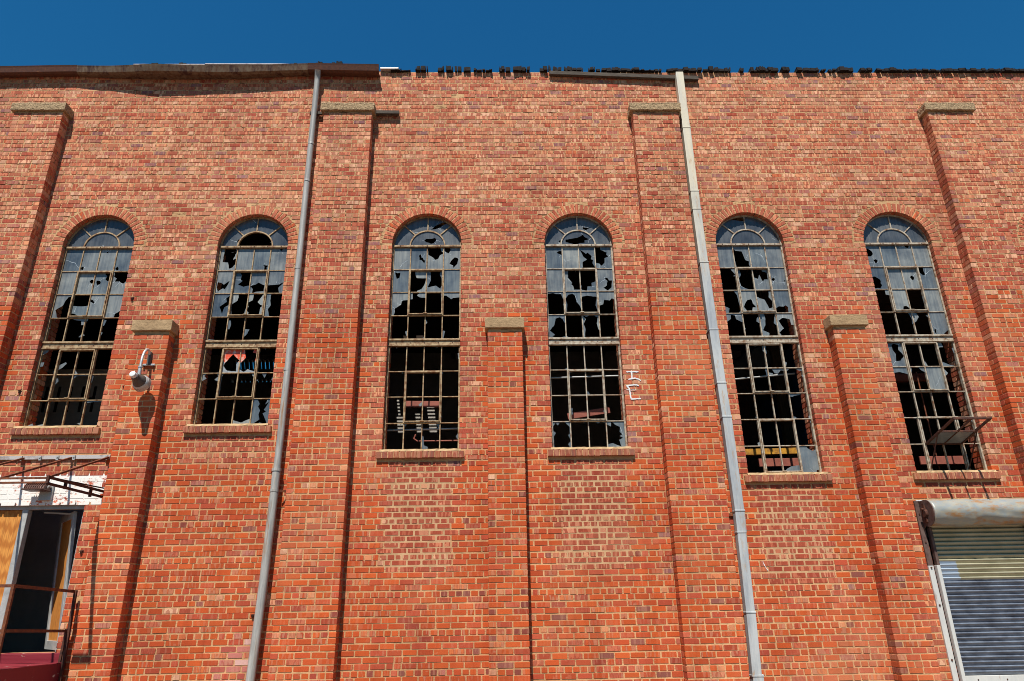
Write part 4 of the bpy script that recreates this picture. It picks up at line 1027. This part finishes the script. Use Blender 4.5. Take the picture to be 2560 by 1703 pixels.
for i, (zt, zb, x, wd) in enumerate(DS):
    x2 = DS[i + 1][2] if i + 1 < len(DS) else x
    mb = MB(); vs = []
    for z, xx, ww in ((zt + .02, x, wd), (zb, x2, wd - .004)):
        vs += [(xx, -.155, z), (xx + ww, -.155, z), (xx + ww, -.03, z), (xx, -.03, z)]
    mb.add(vs, [(0, 1, 2, 3), (7, 6, 5, 4), (0, 4, 5, 1), (1, 5, 6, 2), (2, 6, 7, 3), (3, 7, 4, 0)])
    if i == 0: o = mb.build('downspout', 'downspout', HOUSE, label='square galvanised downspout in many lengths'); DSP = o
    else: o = mb.build('spout_length', 'downspout', DSP)
    bevel(o, .008, 2)
    if i:
        mb = MB(); mb.box(x - .005, x + wd + .005, -.161, -.025, zt - .012, zt + .014); bevel(mb.build('spout_joint', 'downspout', DSP), .004)
mb = MB(); mb.box(3.36, 3.6, -.03, -.005, 2.86, 2.9); mb.box(3.36, 3.6, -.03, -.005, 5.7, 5.74); mb.build('spout_strap', 'rust', DSP)

# ------------------------------------------------------------------ white sprayed letters
GR = [[(2.06, 5.101), (2.253, 5.099)], [(2.145, 5.12), (2.14, 4.979)], [(2.082, 4.972), (2.135, 4.985), (2.187, 4.994), (2.237, 4.978), (2.279, 4.95)], [(2.042, 4.87), (2.152, 4.882), (2.203, 4.884), (2.24, 4.864)], [(2.046, 4.87), (2.095, 4.812)], [(2.085, 4.835), (2.091, 4.752), (2.102, 4.653), (2.255, 4.661)], [(2.037, 4.806), (2.107, 4.799), (2.196, 4.798)]]
def ribbon(path, wd, y):
    mb = MB(); pts = []
    for (a, b) in zip(path, path[1:]):
        L = math.hypot(b[0] - a[0], b[1] - a[1]); k = max(2, int(L / .012))
        for i in range(k): pts.append(Vector((a[0] + (b[0] - a[0]) * i / k, a[1] + (b[1] - a[1]) * i / k)))
    pts.append(Vector(path[-1])); L, Rr = [], []
    for i, p in enumerate(pts):
        d = (pts[min(i + 1, len(pts) - 1)] - pts[max(i - 1, 0)]).normalized(); nn = Vector((-d.y, d.x))
        e = wd * (.5 if i in (0, len(pts) - 1) else 1) / 2
        L.append(p + nn * (e + rr.uniform(-.0035, .0035))); Rr.append(p - nn * (e + rr.uniform(-.0035, .0035)))
    n = len(pts)
    vs = [(p.x, y, p.y) for p in L] + [(p.x, y, p.y) for p in Rr] + [(p.x, y + .002, p.y) for p in L] + [(p.x, y + .002, p.y) for p in Rr]
    fs = []
    for i in range(n - 1):
        fs += [(i, i + n, i + n + 1, i + 1), (i + 2 * n, i + 2 * n + 1, i + 1 + 3 * n, i + 3 * n), (i, i + 1, i + 1 + 2 * n, i + 2 * n), (i + n, i + 3 * n, i + 3 * n + 1, i + n + 1)]
    mb.add(vs, fs); return mb
gm = MB()
for i, p in enumerate(GR):
    q = ribbon(p, .021 if i != 6 else .009, -.0075 - .0006 * i); gm.add(q.v, q.f)
gm.build('graffiti_letters', 'paint_white', WALL, label='white sprayed letters beside the fourth window')
q = ribbon([(3.80, 2.23), (3.815, 2.18), (3.835, 2.13), (3.86, 2.1)], .008, -.006); q.build('paint_mark', 'paint_white', WALL)

# small iron fixings and cavities left in the wall
for i, (x, y, z, hh) in enumerate(((-7.27, 0, 4.88, .07), (-5.70, 0, 4.93, .05), (-5.86, 0, 2.5, .05), (-3.36, 0, 1.62, .05), (-5.85, 0, 6.42, .05))):
    mb = MB(); mb.bar((x, .0, z), (x + .015, -.03, z - .01), .022, hh * .7); mb.bar((x - .02, -.01, z + .01), (x + .035, -.014, z + .02), .014, .012)
    mb.build('iron_fixing', 'dark_rust', WALL)
mb = MB(); mb.tube([(-3.0, -.005, .93), (-3.0, -.05, .93)], .018, 10); mb.box(-3.012, -2.988, -.06, -.05, .86, 1.02); mb.build('valve_handle', 'alu', WALL)

# ------------------------------------------------------------------ entrance: frame, plywood panel, open leaf
E = MB()
dx0, dx1, dz0, dz1 = DOOR
fy0, fy1 = .06, .13
E.box(dx0, dx1, fy0, fy1, dz1 - .075, dz1); E.box(dx0, dx0 + .06, fy0, fy1, dz0, dz1 - .075); E.box(dx1 - .05, dx1, fy0 + .02, fy1, dz0, dz1 - .075)
E.box(-6.85, -6.765, fy0, fy1 + .03, dz0, dz1 - .075); E.box(-7.72, -7.69, fy0, fy1, dz0, dz1 - .075)
DOORO = bevel(E.build('door_frame', 'alu', HOUSE, label='grey metal entrance frame'), .004)
mb = MB(); mb.box(-7.5, -6.855, .085, .105, dz0 + .03, dz1 - .08); mb.build('plywood_panel', 'ply', DOORO, label='golden plywood sheet boarding the side light')
mb = MB(); mb.box(-7.56, -7.5, fy0, fy1, dz0, dz1 - .08); mb.box(-7.5, -6.85, fy0, fy1, dz0, dz0 + .03); bevel(mb.build('side_light_frame', 'alu', DOORO), .004)
hx, hy = -6.15, .17
lv = Vector((-.66, .74, 0)).normalized(); ln = Vector((lv.y, -lv.x, 0))       # leaf direction, leaf normal (towards the street side)
LW = .82
def leaf_box(a, b, t0, t1, z0, z1, mb, mi=0):
    P = [Vector((hx, hy, 0)) + lv * u + ln * t for u, t in ((a, t0), (b, t0), (b, t1), (a, t1))]
    k0, k1 = (3.09 - z0) * .088, (3.09 - z1) * .088      # the leaf sags out of plumb
    mb.add([(p.x + k0, p.y, z0) for p in P] + [(p.x + k1, p.y, z1) for p in P], [(0, 3, 2, 1), (4, 5, 6, 7), (0, 1, 5, 4), (1, 2, 6, 5), (2, 3, 7, 6), (3, 0, 4, 7)], mi)
zl0, zl1 = dz0 + .02, dz1 - .09
mb = MB()
leaf_box(0, .1, -.02, .025, zl0, zl1, mb); leaf_box(LW - .1, LW, -.02, .025, zl0, zl1, mb); leaf_box(.1, LW - .1, -.02, .025, zl1 - .1, zl1, mb); leaf_box(.1, LW - .1, -.02, .025, zl0, zl0 + .12, mb)
LEAF = bevel(mb.build('door_leaf', 'alu', HOUSE, label='entrance door leaf standing open inward'), .004)
mb = MB(); leaf_box(.1, LW - .1, .0, .02, zl0 + .12, zl1 - .1, mb); mb.build('plywood_panel', 'ply', LEAF)
mb = MB(); leaf_box(LW - .07, LW - .04, .026, .06, 1.95, 2.2, mb); leaf_box(LW - .08, LW - .02, .026, .04, 1.85, 1.9, mb); mb.build('door_pull', 'alu', LEAF)
mb = MB(); leaf_box(.16, .36, .0205, .0225, 2.08, 2.36, mb); NTC = mb.build('notice', 'notice_w', LEAF, label='small notice with pink upper half')
mb = MB(); leaf_box(.17, .35, .0228, .0236, 2.24, 2.345, mb, 0); leaf_box(.175, .345, .0228, .0236, 2.12, 2.215, mb, 1)
mb.build('notice_print', ['notice_r', 'notice_k'], LEAF)
mb = MB(); leaf_box(.165, .355, .024, .0246, 2.263, 2.268, mb); leaf_box(.18, .34, .024, .0246, 2.285, 2.29, mb); leaf_box(.18, .34, .024, .0246, 2.31, 2.315, mb); leaf_box(.19, .33, .024, .0246, 2.14, 2.145, mb); leaf_box(.19, .33, .024, .0246, 2.17, 2.175, mb); mb.build('notice_lines', 'notice_w', LEAF, kind='stuff')
mb = MB(); mb.bar((-6.62, .2, dz1 - .1), (-6.2, .3, dz1 - .12), .03, .02); mb.build('door_closer', 'alu', DOORO)

# landing with threshold
LAND = thing('entrance_landing', 'peeling maroon painted landing and threshold below the boarded doorway', 'landing', (-6.8, -.7, 0))
rough_box(-8.2, -5.80, -.05, .3, 1.0, 1.2, 'threshold', 'maroon', LAND, .004, 8, 1.0)
rough_box(-8.2, -5.765, -1.5, -.004, .0, 1.085, 'landing_block', 'maroon', LAND, .006, 8, 2.0)
adopt(LAND)
# rusty railing on the landing edge
RAIL = thing('handrail', 'rusty angle iron handrail beside the boarded doorway', 'railing', (-5.8, -.75, 0))
rx = -5.79
RAIL_A, RAIL_B = -1.4, -.09
for z in (2.0, 1.5): MB().bar((rx, RAIL_A, z), (rx, RAIL_B, z - .03), .03, .035).build('rail', 'rust', RAIL)
for z in (2.0, 1.5): MB().bar((rx, RAIL_A, z), (rx - 1.9, RAIL_A, z + .01), .03, .035).build('rail', 'rust', RAIL)
MB().bar((rx, RAIL_A, 1.06), (rx, RAIL_A, 2.02), .035, .035).build('post', 'rust', RAIL)
MB().bar((rx + .06, RAIL_B, 0.1), (rx + .015, RAIL_B, 1.985), .035, .035).build('post', 'dark_rust', RAIL)
MB().bar((rx - .01, RAIL_B - .01, 1.0), (rx, RAIL_B - .01, 1.5), .03, .03).build('post', 'dark_rust', RAIL)
MB().bar((rx - 1.9, RAIL_A, 1.06), (rx - 1.9, RAIL_A, 2.03), .035, .035).build('post', 'rust', RAIL)
adopt(RAIL)

# bare awning frame over the doorway
AW = thing('awning_frame', 'bare rusty awning frame fixed above the boarded doorway', 'awning', (-6.9, 0, 3.26))
ax, ay = -5.64, -1.44
MB().box(-8.3, -5.695, -.03, .0 - .008, 3.82, 3.875).build('wall_bar', 'flash', AW)
for z in (3.28, 3.225): MB().bar((-8.3, ay, z), (ax, ay, z), .028, .022).build('front_bar', 'rust', AW)
for x, x2 in ((-5.715, ax - .012), (-6.26, -6.22), (-6.95, -6.92), (-7.65, -7.64)): MB().bar((x, -.02, 3.84), (x2, ay, 3.285), .03, .025).build('rafter', 'rust', AW)
for z in (3.34, 3.262): MB().bar((ax, ay, z - .05), (-5.705, -.01, z), .03, .03).build('side_bar', 'dark_rust', AW)
MB().bar((ax - .03, ay + .05, 3.30), (-5.70, -.01, 3.385), .014, .016).build('side_bar', 'dark_rust', AW)
for y, x in ((-1.02, -5.66), (-.36, -5.69), (ay, ax)): MB().bar((x, y, 3.21), (x, y, 3.31), .03, .034).build('spacer', 'dark_rust', AW)
for x in (-7.6, -7.0, -6.72, -6.47, -6.23, -5.76):
    mb = MB(); mb.box(x, x + .035, -.05, -.03, 3.80, 3.87); mb.tube([(x + .018, -.06, 3.845), (x + .018, -.05, 3.845)], .01, 8); mb.build('clip', 'alu', AW)
adopt(AW)

# bronze flood light on its box
FL = thing('flood_light', 'ribbed bronze flood light on a pale box above the doorway', 'light', (-6.52, 0, 3.3))
bevel(MB().box(-6.6, -6.42, -.045, -.006, 3.22, 3.44).build('junction_box', 'alu', FL), .006)
mb = MB(); n = 10
for i in range(n + 1):
    x = -6.72 + .28 * i / n
    for t in (0, 35, 70, 105, 140, 180):
        r = .085 if i not in (0, n) else .07
        mb.v.append((x, -.15 - r * 1.1 * math.cos(math.radians(t)), 3.36 + r * math.sin(math.radians(t)) * .9 + .0))
for i in range(n):
    for j in range(5):
        a = i * 6 + j; mb.f.append((a, a + 1, a + 7, a + 6)); mb.mi.append(0)
    mb.f.append((i * 6 + 5, i * 6, i * 6 + 6, i * 6 + 11)); mb.mi.append(0)
mb.f.append((0, 5, 4, 3, 2, 1)); mb.mi.append(0); mb.f.append(tuple(n * 6 + j for j in range(6))); mb.mi.append(0)
auto_smooth(mb.build('lamp_housing', 'bronze', FL), 50)
for i in range(9):
    x = -6.705 + .03 * i; mb = MB(); pr = []
    for t in range(0, 181, 20): pr.append((-.15 - .1 * math.cos(math.radians(t)), 3.362 + .085 * math.sin(math.radians(t))))
    k = len(pr); mb.add([(x, y, z) for y, z in pr] + [(x + .008, y, z) for y, z in pr], [tuple(range(k)), tuple(range(2 * k - 1, k - 1, -1))] + [(j, j + k, j + k + 1, j + 1) for j in range(k - 1)]); mb.build('cooling_fin', 'bronze', FL)
bevel(MB().box(-6.735, -6.43, -.255, -.045, 3.342, 3.358).build('lamp_lip', 'bronze', FL), .003)
mb = MB(); mb.tube([(-6.45, -.03, 3.4), (-6.45, -.1, 3.42), (-6.45, -.15, 3.38)], .018, 10); auto_smooth(mb.build('knuckle', 'alu', FL))
adopt(FL)

# ------------------------------------------------------------------ gooseneck wall lamp on the first pier
LP = thing('wall_lamp', 'grey gooseneck wall lamp on the brick pier between the left windows', 'lamp', (-5.27, -PROJ, 5.2))
mb = MB(); mb.box(-5.3, -5.25, -PROJ - .05, -PROJ - .004, 5.2, 5.41); bevel(mb.build('bracket_plate', 'lamp_dark', LP), .004)
mb = MB(); mb.box(-5.36, -5.18, -PROJ - .03, -PROJ - .004, 5.195, 5.225); bevel(mb.build('bracket_foot', 'lamp', LP), .004)
mb = MB()
for x in (-5.345, -5.2): mb.tube([(x, -PROJ - .045, 5.19), (x, -PROJ - .004, 5.19)], .012, 8)
mb.build('bolt', 'lamp_dark', LP)
ap = [(-5.275, -PROJ - .03, 5.36), (-5.276, -PROJ - .06, 5.405), (-5.277, -PROJ - .1, 5.425), (-5.278, -PROJ - .15, 5.41), (-5.278, -PROJ - .2, 5.35), (-5.276, -PROJ - .235, 5.26), (-5.272, -PROJ - .25, 5.16), (-5.268, -PROJ - .255, 5.06)]
mb = MB(); mb.tube(ap, .019, 14); auto_smooth(mb.build('arm', 'lamp', LP))
mb = MB(); mb.tube([(-5.268, -PROJ - .255, 5.1), (-5.265, -PROJ - .26, 4.95)], .026, 14); mb.tube([(-5.268, -PROJ - .255, 5.085), (-5.268, -PROJ - .255, 5.1)], .034, 14); auto_smooth(mb.build('sleeve', 'lamp', LP))
c0 = Vector((-5.268, -.655, 4.928)); c1 = Vector((-5.238, -.345, 4.85)); ad = c1 - c0
def lathe(prof, name, mat):
    mb = MB(); mb.tube([tuple(c0 + ad * t) for t, r in prof], [r for t, r in prof], 26, caps=True); return auto_smooth(mb.build(name, mat, LP), 35)
lathe([(0, .03), (.02, .044), (.16, .046), (.2, .046)], 'photocell', 'paint_white')
lathe([(.18, .04), (.22, .056), (.36, .06), (.44, .072), (.62, .098), (.70, .102)], 'lamp_body', 'lamp_dark')
lathe([(.68, .104), (.74, .116), (.98, .124), (1.0, .118), (1.02, .09)], 'reflector', 'lamp')
mb = MB(); e1 = ad.normalized().cross(Vector((0, 0, 1))).normalized(); e2 = ad.normalized().cross(e1)
for k in range(36):
    t = 6.2832 * k / 36; r = e1 * math.cos(t) + e2 * math.sin(t)
    mb.bar(tuple(c0 + ad * .76 + r * .119), tuple(c0 + ad * .97 + r * .126), .005, .006, up=tuple(r))
mb.build('reflector_ribs', 'lamp', LP, kind='stuff')
adopt(LP)

# ------------------------------------------------------------------ roller shutter
RS = MB(); RS.box(6.165, 6.24, -.03, .02, .0, 2.13)
SH = bevel(RS.build('roller_door', 'guide', HOUSE, label='corrugated roller shutter with dented hood'), .003)
mb = MB(); mb.box(6.165, 6.24, -.032, .02, 2.13, 3.04); bevel(mb.build('guide_top', 'guide_dark', SH), .003)
for x in (6.262, 7.70):
    mb = MB(); mb.box(x, x + .05, -.075, -.005, 0, 2.13); mb.box(x + .012, x + .05, -.075, -.005, 2.13, 2.66, 1); bevel(mb.build('guide_rail', ['guide', 'guide_dark'], SH), .003)
mb = MB(); mb.box(7.765, 7.84, -.03, .02, 0, 3.04); bevel(mb.build('guide', 'guide_dark', SH), .003)
mb = MB()
for z in (.9, 1.6, 2.1, 2.45, 2.85): mb.tube([(6.2, -.042, z), (6.2, -.03, z)], .012, 8)
mb.build('guide_bolts', 'dark_rust', SH, kind='stuff')
SP = .0605; prof = []
prof = [(-.001, -.5 * SP), (-.006, -.36 * SP), (-.014, -.18 * SP), (-.022, .0), (-.0275, .14 * SP), (-.029, .22 * SP), (-.027, .31 * SP), (-.02, .39 * SP), (-.01, .44 * SP), (-.001, .465 * SP)]
vs = []
for x in (6.30, 7.72): vs += [(x, y, z) for y, z in prof]
k = len(prof); fs = [(j, j + k, j + k + 1, j + 1) for j in range(k - 1)]
back = [(6.30, .012, prof[0][1]), (6.30, .012, prof[-1][1] + .008), (7.72, .012, prof[0][1]), (7.72, .012, prof[-1][1] + .008)]
b0 = len(vs); vs += back; fs += [(b0, b0 + 1, b0 + 3, b0 + 2), (k - 1, 2 * k - 1, b0 + 3, b0 + 1), (0, b0, b0 + 2, k), tuple([b0] + list(range(0, k)) + [b0 + 1])[::1], tuple([b0 + 3] + list(range(2 * k - 1, k - 1, -1)) + [b0 + 2])]
mb = MB(); mb.add(vs, fs); proto = mb.build('shutter_slat', 'slat', SH); auto_smooth(proto, 60)
z = .735; first = True
while z < 2.85:
    o = proto if first else proto.copy()
    if not first: COL.objects.link(o)
    o.location = (rr.uniform(-.002, .002), rr.uniform(-.0015, .0015), z); first = False; z += SP
bevel(MB().box(6.30, 7.72, -.035, .03, .6, .70).build('bottom_bar', 'guide', SH), .004)
mb = MB()
for x in (6.5, 6.9, 7.3, 7.6): mb.tube([(x, -.042, .65), (x, -.035, .65)], .009, 8)
mb.build('bar_bolts', 'dark_rust', SH, kind='stuff')
# hood: rolled sheet with dents
mb = MB(); nx, na = 46, 22; hr = .185
for i in range(nx + 1):
    x = 6.235 + (7.87 - 6.235) * i / nx
    for j in range(na + 1):
        t = math.radians(100 - 215 * j / na)      # from the wall above, round the front, to below
        p = Vector((x, -.165 - hr * math.cos(t), 2.845 + hr * math.sin(t)))
        d = .013 * noise.noise(Vector((x * 5, t * 1.5, 2))) + .006 * noise.noise(Vector((x * 14, t * 4, 9)))
        if x > 6.75: d += .028 * max(0, noise.noise(Vector((x * 2.6, t * 2.2, 5))))
        if abs(x - 6.79) < .02: d -= .008
        q = Vector((0, -.165, 2.845)); r = Vector((0, p.y - q.y, p.z - q.z)).normalized()
        mb.v.append(tuple(p - r * d))
for i in range(nx):
    for j in range(na):
        a = i * (na + 1) + j; mb.f.append((a, a + na + 1, a + na + 2, a + 1)); mb.mi.append(0)
o = mb.build('hood', 'hood', SH, smooth=True, label='dented galvanised shutter hood')
m = o.modifiers.new('sheet', 'SOLIDIFY'); m.thickness = .004
mb = MB(); pr = [(-.165 - (hr + .004) * math.cos(math.radians(t)), 2.845 + (hr + .004) * math.sin(math.radians(t))) for t in range(100, -120, -12)] + [(-.01, 2.62), (-.01, 3.03)]
k = len(pr); mb.add([(6.222, y, z) for y, z in pr] + [(6.234, y, z) for y, z in pr], [tuple(range(k)), tuple(range(2 * k - 1, k - 1, -1))] + [(j, j + k, (j + 1) % k + k, (j + 1) % k) for j in range(k)])
mb.build('end_plate', 'guide_dark', SH)
mb = MB(); mb.tube([(6.19, -.16, 2.84), (6.221, -.16, 2.84)], [.05, .065], 16); mb.box(6.2, 6.221, -.18, -.13, 2.72, 2.98); mb.tube([(6.17, -.15, 2.9), (6.2, -.15, 2.9)], .02, 10); auto_smooth(mb.build('axle_gear', 'dark_rust', SH))
mb = MB(); mb.box(6.20, 7.60, -.03, -.006, 3.035, 3.05); mb.build('head_flashing', 'paint_white', SH)

# ------------------------------------------------------------------ loose timbers
mb = MB(); mb.bar((1.055, -.045, 10.975), (3.84, -.05, 10.845), .06, .085); o = bevel(mb.build('timber_plank', 'timber'), .008, 2)
tag(o, 'long weathered grey plank hanging crooked just under the ragged roof edge', 'plank')
mb = MB(); mb.bar((-2.12, -.06, 10.055), (-1.695, -.06, 10.05), .07, .075); mb.bar((-3.3, -.05, 10.055), (-3.0, -.05, 10.05), .05, .06)
o = bevel(mb.build('timber_stub', 'timber'), .006); tag(o, 'short dark timber end sticking out beside the pebbly pilaster cap', 'timber')

# ------------------------------------------------------------------ interior shell and the things that show through the panes
D1 = 14.0
def part(name, mat, *boxes, **kw):
    mb = MB()
    for b in boxes: mb.box(*b)
    return mb.build(name, mat, HOUSE, **kw)
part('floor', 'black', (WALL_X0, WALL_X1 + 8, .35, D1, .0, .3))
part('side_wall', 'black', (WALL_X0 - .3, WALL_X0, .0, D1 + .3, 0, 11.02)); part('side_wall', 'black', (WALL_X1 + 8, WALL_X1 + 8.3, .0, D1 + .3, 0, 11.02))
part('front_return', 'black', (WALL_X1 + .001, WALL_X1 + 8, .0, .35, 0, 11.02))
# back wall with a band of missing boards high up on the left
GX0, GX1 = -9.6, -7.7
part('back_wall', 'plaster', (WALL_X0, WALL_X1 + 8, D1, D1 + .3, 0, 9.55), (WALL_X0, GX0, D1, D1 + .3, 9.55, 10.7), (GX1, WALL_X1 + 8, D1, D1 + .3, 9.55, 10.7), (GX0, GX1, D1, D1 + .3, 10.42, 10.7), (GX0, GX1, D1, D1 + .3, 9.68, 10.05))
for i in range(13):
    x = GX0 + .05 + i * .15
    MB().bar((x + .1, D1 + .15, 9.5), (x - .08, D1 + .15, 10.5), .075 if i % 3 else .1, .16, up=(0, 1, 0)).build('slat', 'dark_rust', HOUSE)
# roof with slits between boards where the sun falls through
slits = [(-3.50, -3.28, 7.55, 8.25), (-3.52, -3.44, 8.25, 8.85), (-2.83, -2.66, 7.55, 8.3), (-2.40, -2.14, 7.55, 8.55)]
RZ = 10.62
cols = []
for x0, x1, z0, z1 in slits:
    f = lambda z: D1 - (RZ - z) / 1.72
    cols.append((x0 - .23 * (RZ - (z0 + z1) / 2) / 1.72, x1 - .23 * (RZ - (z0 + z1) / 2) / 1.72, f(z0), f(z1)))
xs = sorted(set([WALL_X0, WALL_X1 + 8] + [c for q in cols for c in q[:2]]))
boxes = []
for a, b in zip(xs, xs[1:]):
    m = (a + b) / 2; cov = [q for q in cols if q[0] < m < q[1]]
    if not cov: boxes.append((a, b, .02, D1 + .3, RZ, RZ + .02)); continue
    y = .02
    lo = min(q[2] for q in cov); hi = max(q[3] for q in cov)
    boxes.append((a, b, .02, lo, RZ, RZ + .02)); boxes.append((a, b, hi, D1 + .3, RZ, RZ + .02))
    y = lo
    while y < hi:
        boxes.append((a, b, y, min(y + .036, hi), RZ, RZ + .02)); y += .074
part('roof', 'roofboard', *boxes)
for i, x in enumerate((-7.0, -1.6, 3.9, 7.0, 9.2)):
    part('rafter', 'roofboard', (x, x + .12, .35, D1, RZ - .25, RZ - .001))
# plank ceiling low over the right bay, seen behind the sixth window
mb = MB()
for i in range(10): mb.box(6.2, 9.5, 1.2 + i * .24, 1.42 + i * .24, 7.05 + .01 * (i % 3), 7.09 + .01 * (i % 3))
tag(mb.build('plank_ceiling', 'roofboard'), 'dark brown plank ceiling seen through the panes above the open sash', 'ceiling')

def board(name, a, b, wx, wz, mat, label, cat, group=None):
    o = bevel(MB().bar(a, b, wx, wz).build(name, mat), .004); tag(o, label, cat, group); return o
board('steel_plate', (-1.43, .42, 4.735), (-.89, .42, 4.725), .02, .1, 'beam', 'level oxide red plate behind the third window', 'plate')
board('steel_plate', (1.15, .42, 4.5), (1.83, .42, 4.6), .02, .1, 'beam', 'tilted oxide red plate behind the fourth window', 'plate')
board('steel_beam', (5.9, 1.5, 5.44), (8.6, 1.5, 5.44), .1, .14, 'beam', 'long oxide red beam crossing behind the sixth window', 'beam')
board('steel_plate', (6.75, .55, 3.75), (7.5, .55, 3.75), .03, .13, 'beam', 'oxide red plate low behind the open rusty sash', 'plate')
board('crane_rail', (3.7, 1.0, 4.0), (5.15, 1.0, 4.02), .12, .1, 'yellow', 'rust-blotched yellow beam behind the fifth window', 'beam')
board('steel_plate', (4.25, .8, 3.795), (5.05, .8, 3.8), .04, .13, 'beam', 'oxide red plate under the yellow beam behind the fifth window', 'plate')
def pipe(name, pts, r, mat, label, cat='pipe'):
    mb = MB(); mb.tube(pts, r, 12); o = auto_smooth(mb.build(name, mat)); tag(o, label, cat); return o
pipe('conduit', [(-1.75, .6, 4.352), (-.5, .6, 4.37)], .015, 'alu', 'thin pale conduit behind the third window')
pipe('iron_pipe', [(-1.3, .8, 4.33), (-1.33, .8, 4.26), (-1.27, .8, 4.215), (-.4, .8, 4.22)], .014, 'beam', 'bent reddish pipe behind the third window')
pipe('conduit', [(.8, .6, 5.205), (2.1, .6, 5.235)], .015, 'alu', 'thin pale conduit behind the fourth window')
pipe('conduit', [(3.95, .6, 5.152), (5.0, .6, 5.245)], .015, 'alu', 'thin pale conduit sloping behind the fifth window')
pipe('tie_rod', [(7.06, .6, 5.25), (7.063, .6, 3.3)], .011, 'rust', 'upright rusty rod behind the sixth window', 'rod')
mb = MB(); mb.box(5.70, 5.86, 3.0, 3.16, .3, RZ - .25); o = bevel(mb.build('timber_post', 'post'), .01); tag(o, 'tall timber post standing behind the fifth window', 'post')
TK = thing('storage_tank', 'round grey tank end behind the fifth window', 'tank', (5.4, 3.2, 5.2))
mb = MB(); mb.tube([(5.46, 3.0, 6.4), (5.40, 3.3, 6.4), (5.1, 5.0, 6.4)], [.22, .26, .26], 28); auto_smooth(mb.build('tank_shell', 'tank', TK))
mb = MB(); mb.box(5.0, 5.5, 3.6, 3.7, .3, 6.2); mb.box(4.9, 5.3, 4.5, 4.6, .3, 6.2); mb.build('tank_cradle', 'dark_rust', TK); adopt(TK)
mb = MB(); mb.box(6.05, 6.1, .6, 6.0, .3, 6.6); tag(mb.build('partition', 'blueshed'), 'dark blue partition wall inside behind the fifth window', 'partition')
mb = MB(); mb.box(-10.4, -6.2, 2.5, 2.6, .3, 6.1); o = mb.build('inner_partition', 'plaster'); tag(o, 'grey inner wall with dark painted letters behind the left window', 'partition')
lt = MB()
for x in (-8.75, -8.3, -7.85):
    lt.box(x, x + .05, 2.494, 2.499, 5.25, 5.75); lt.box(x + .22, x + .27, 2.494, 2.499, 5.25, 5.75); lt.box(x + .05, x + .22, 2.494, 2.499, 5.48, 5.53)
lt.build('painted_letters', 'char', o)

print('bricks', len(BR), 'verts', len(field.v))
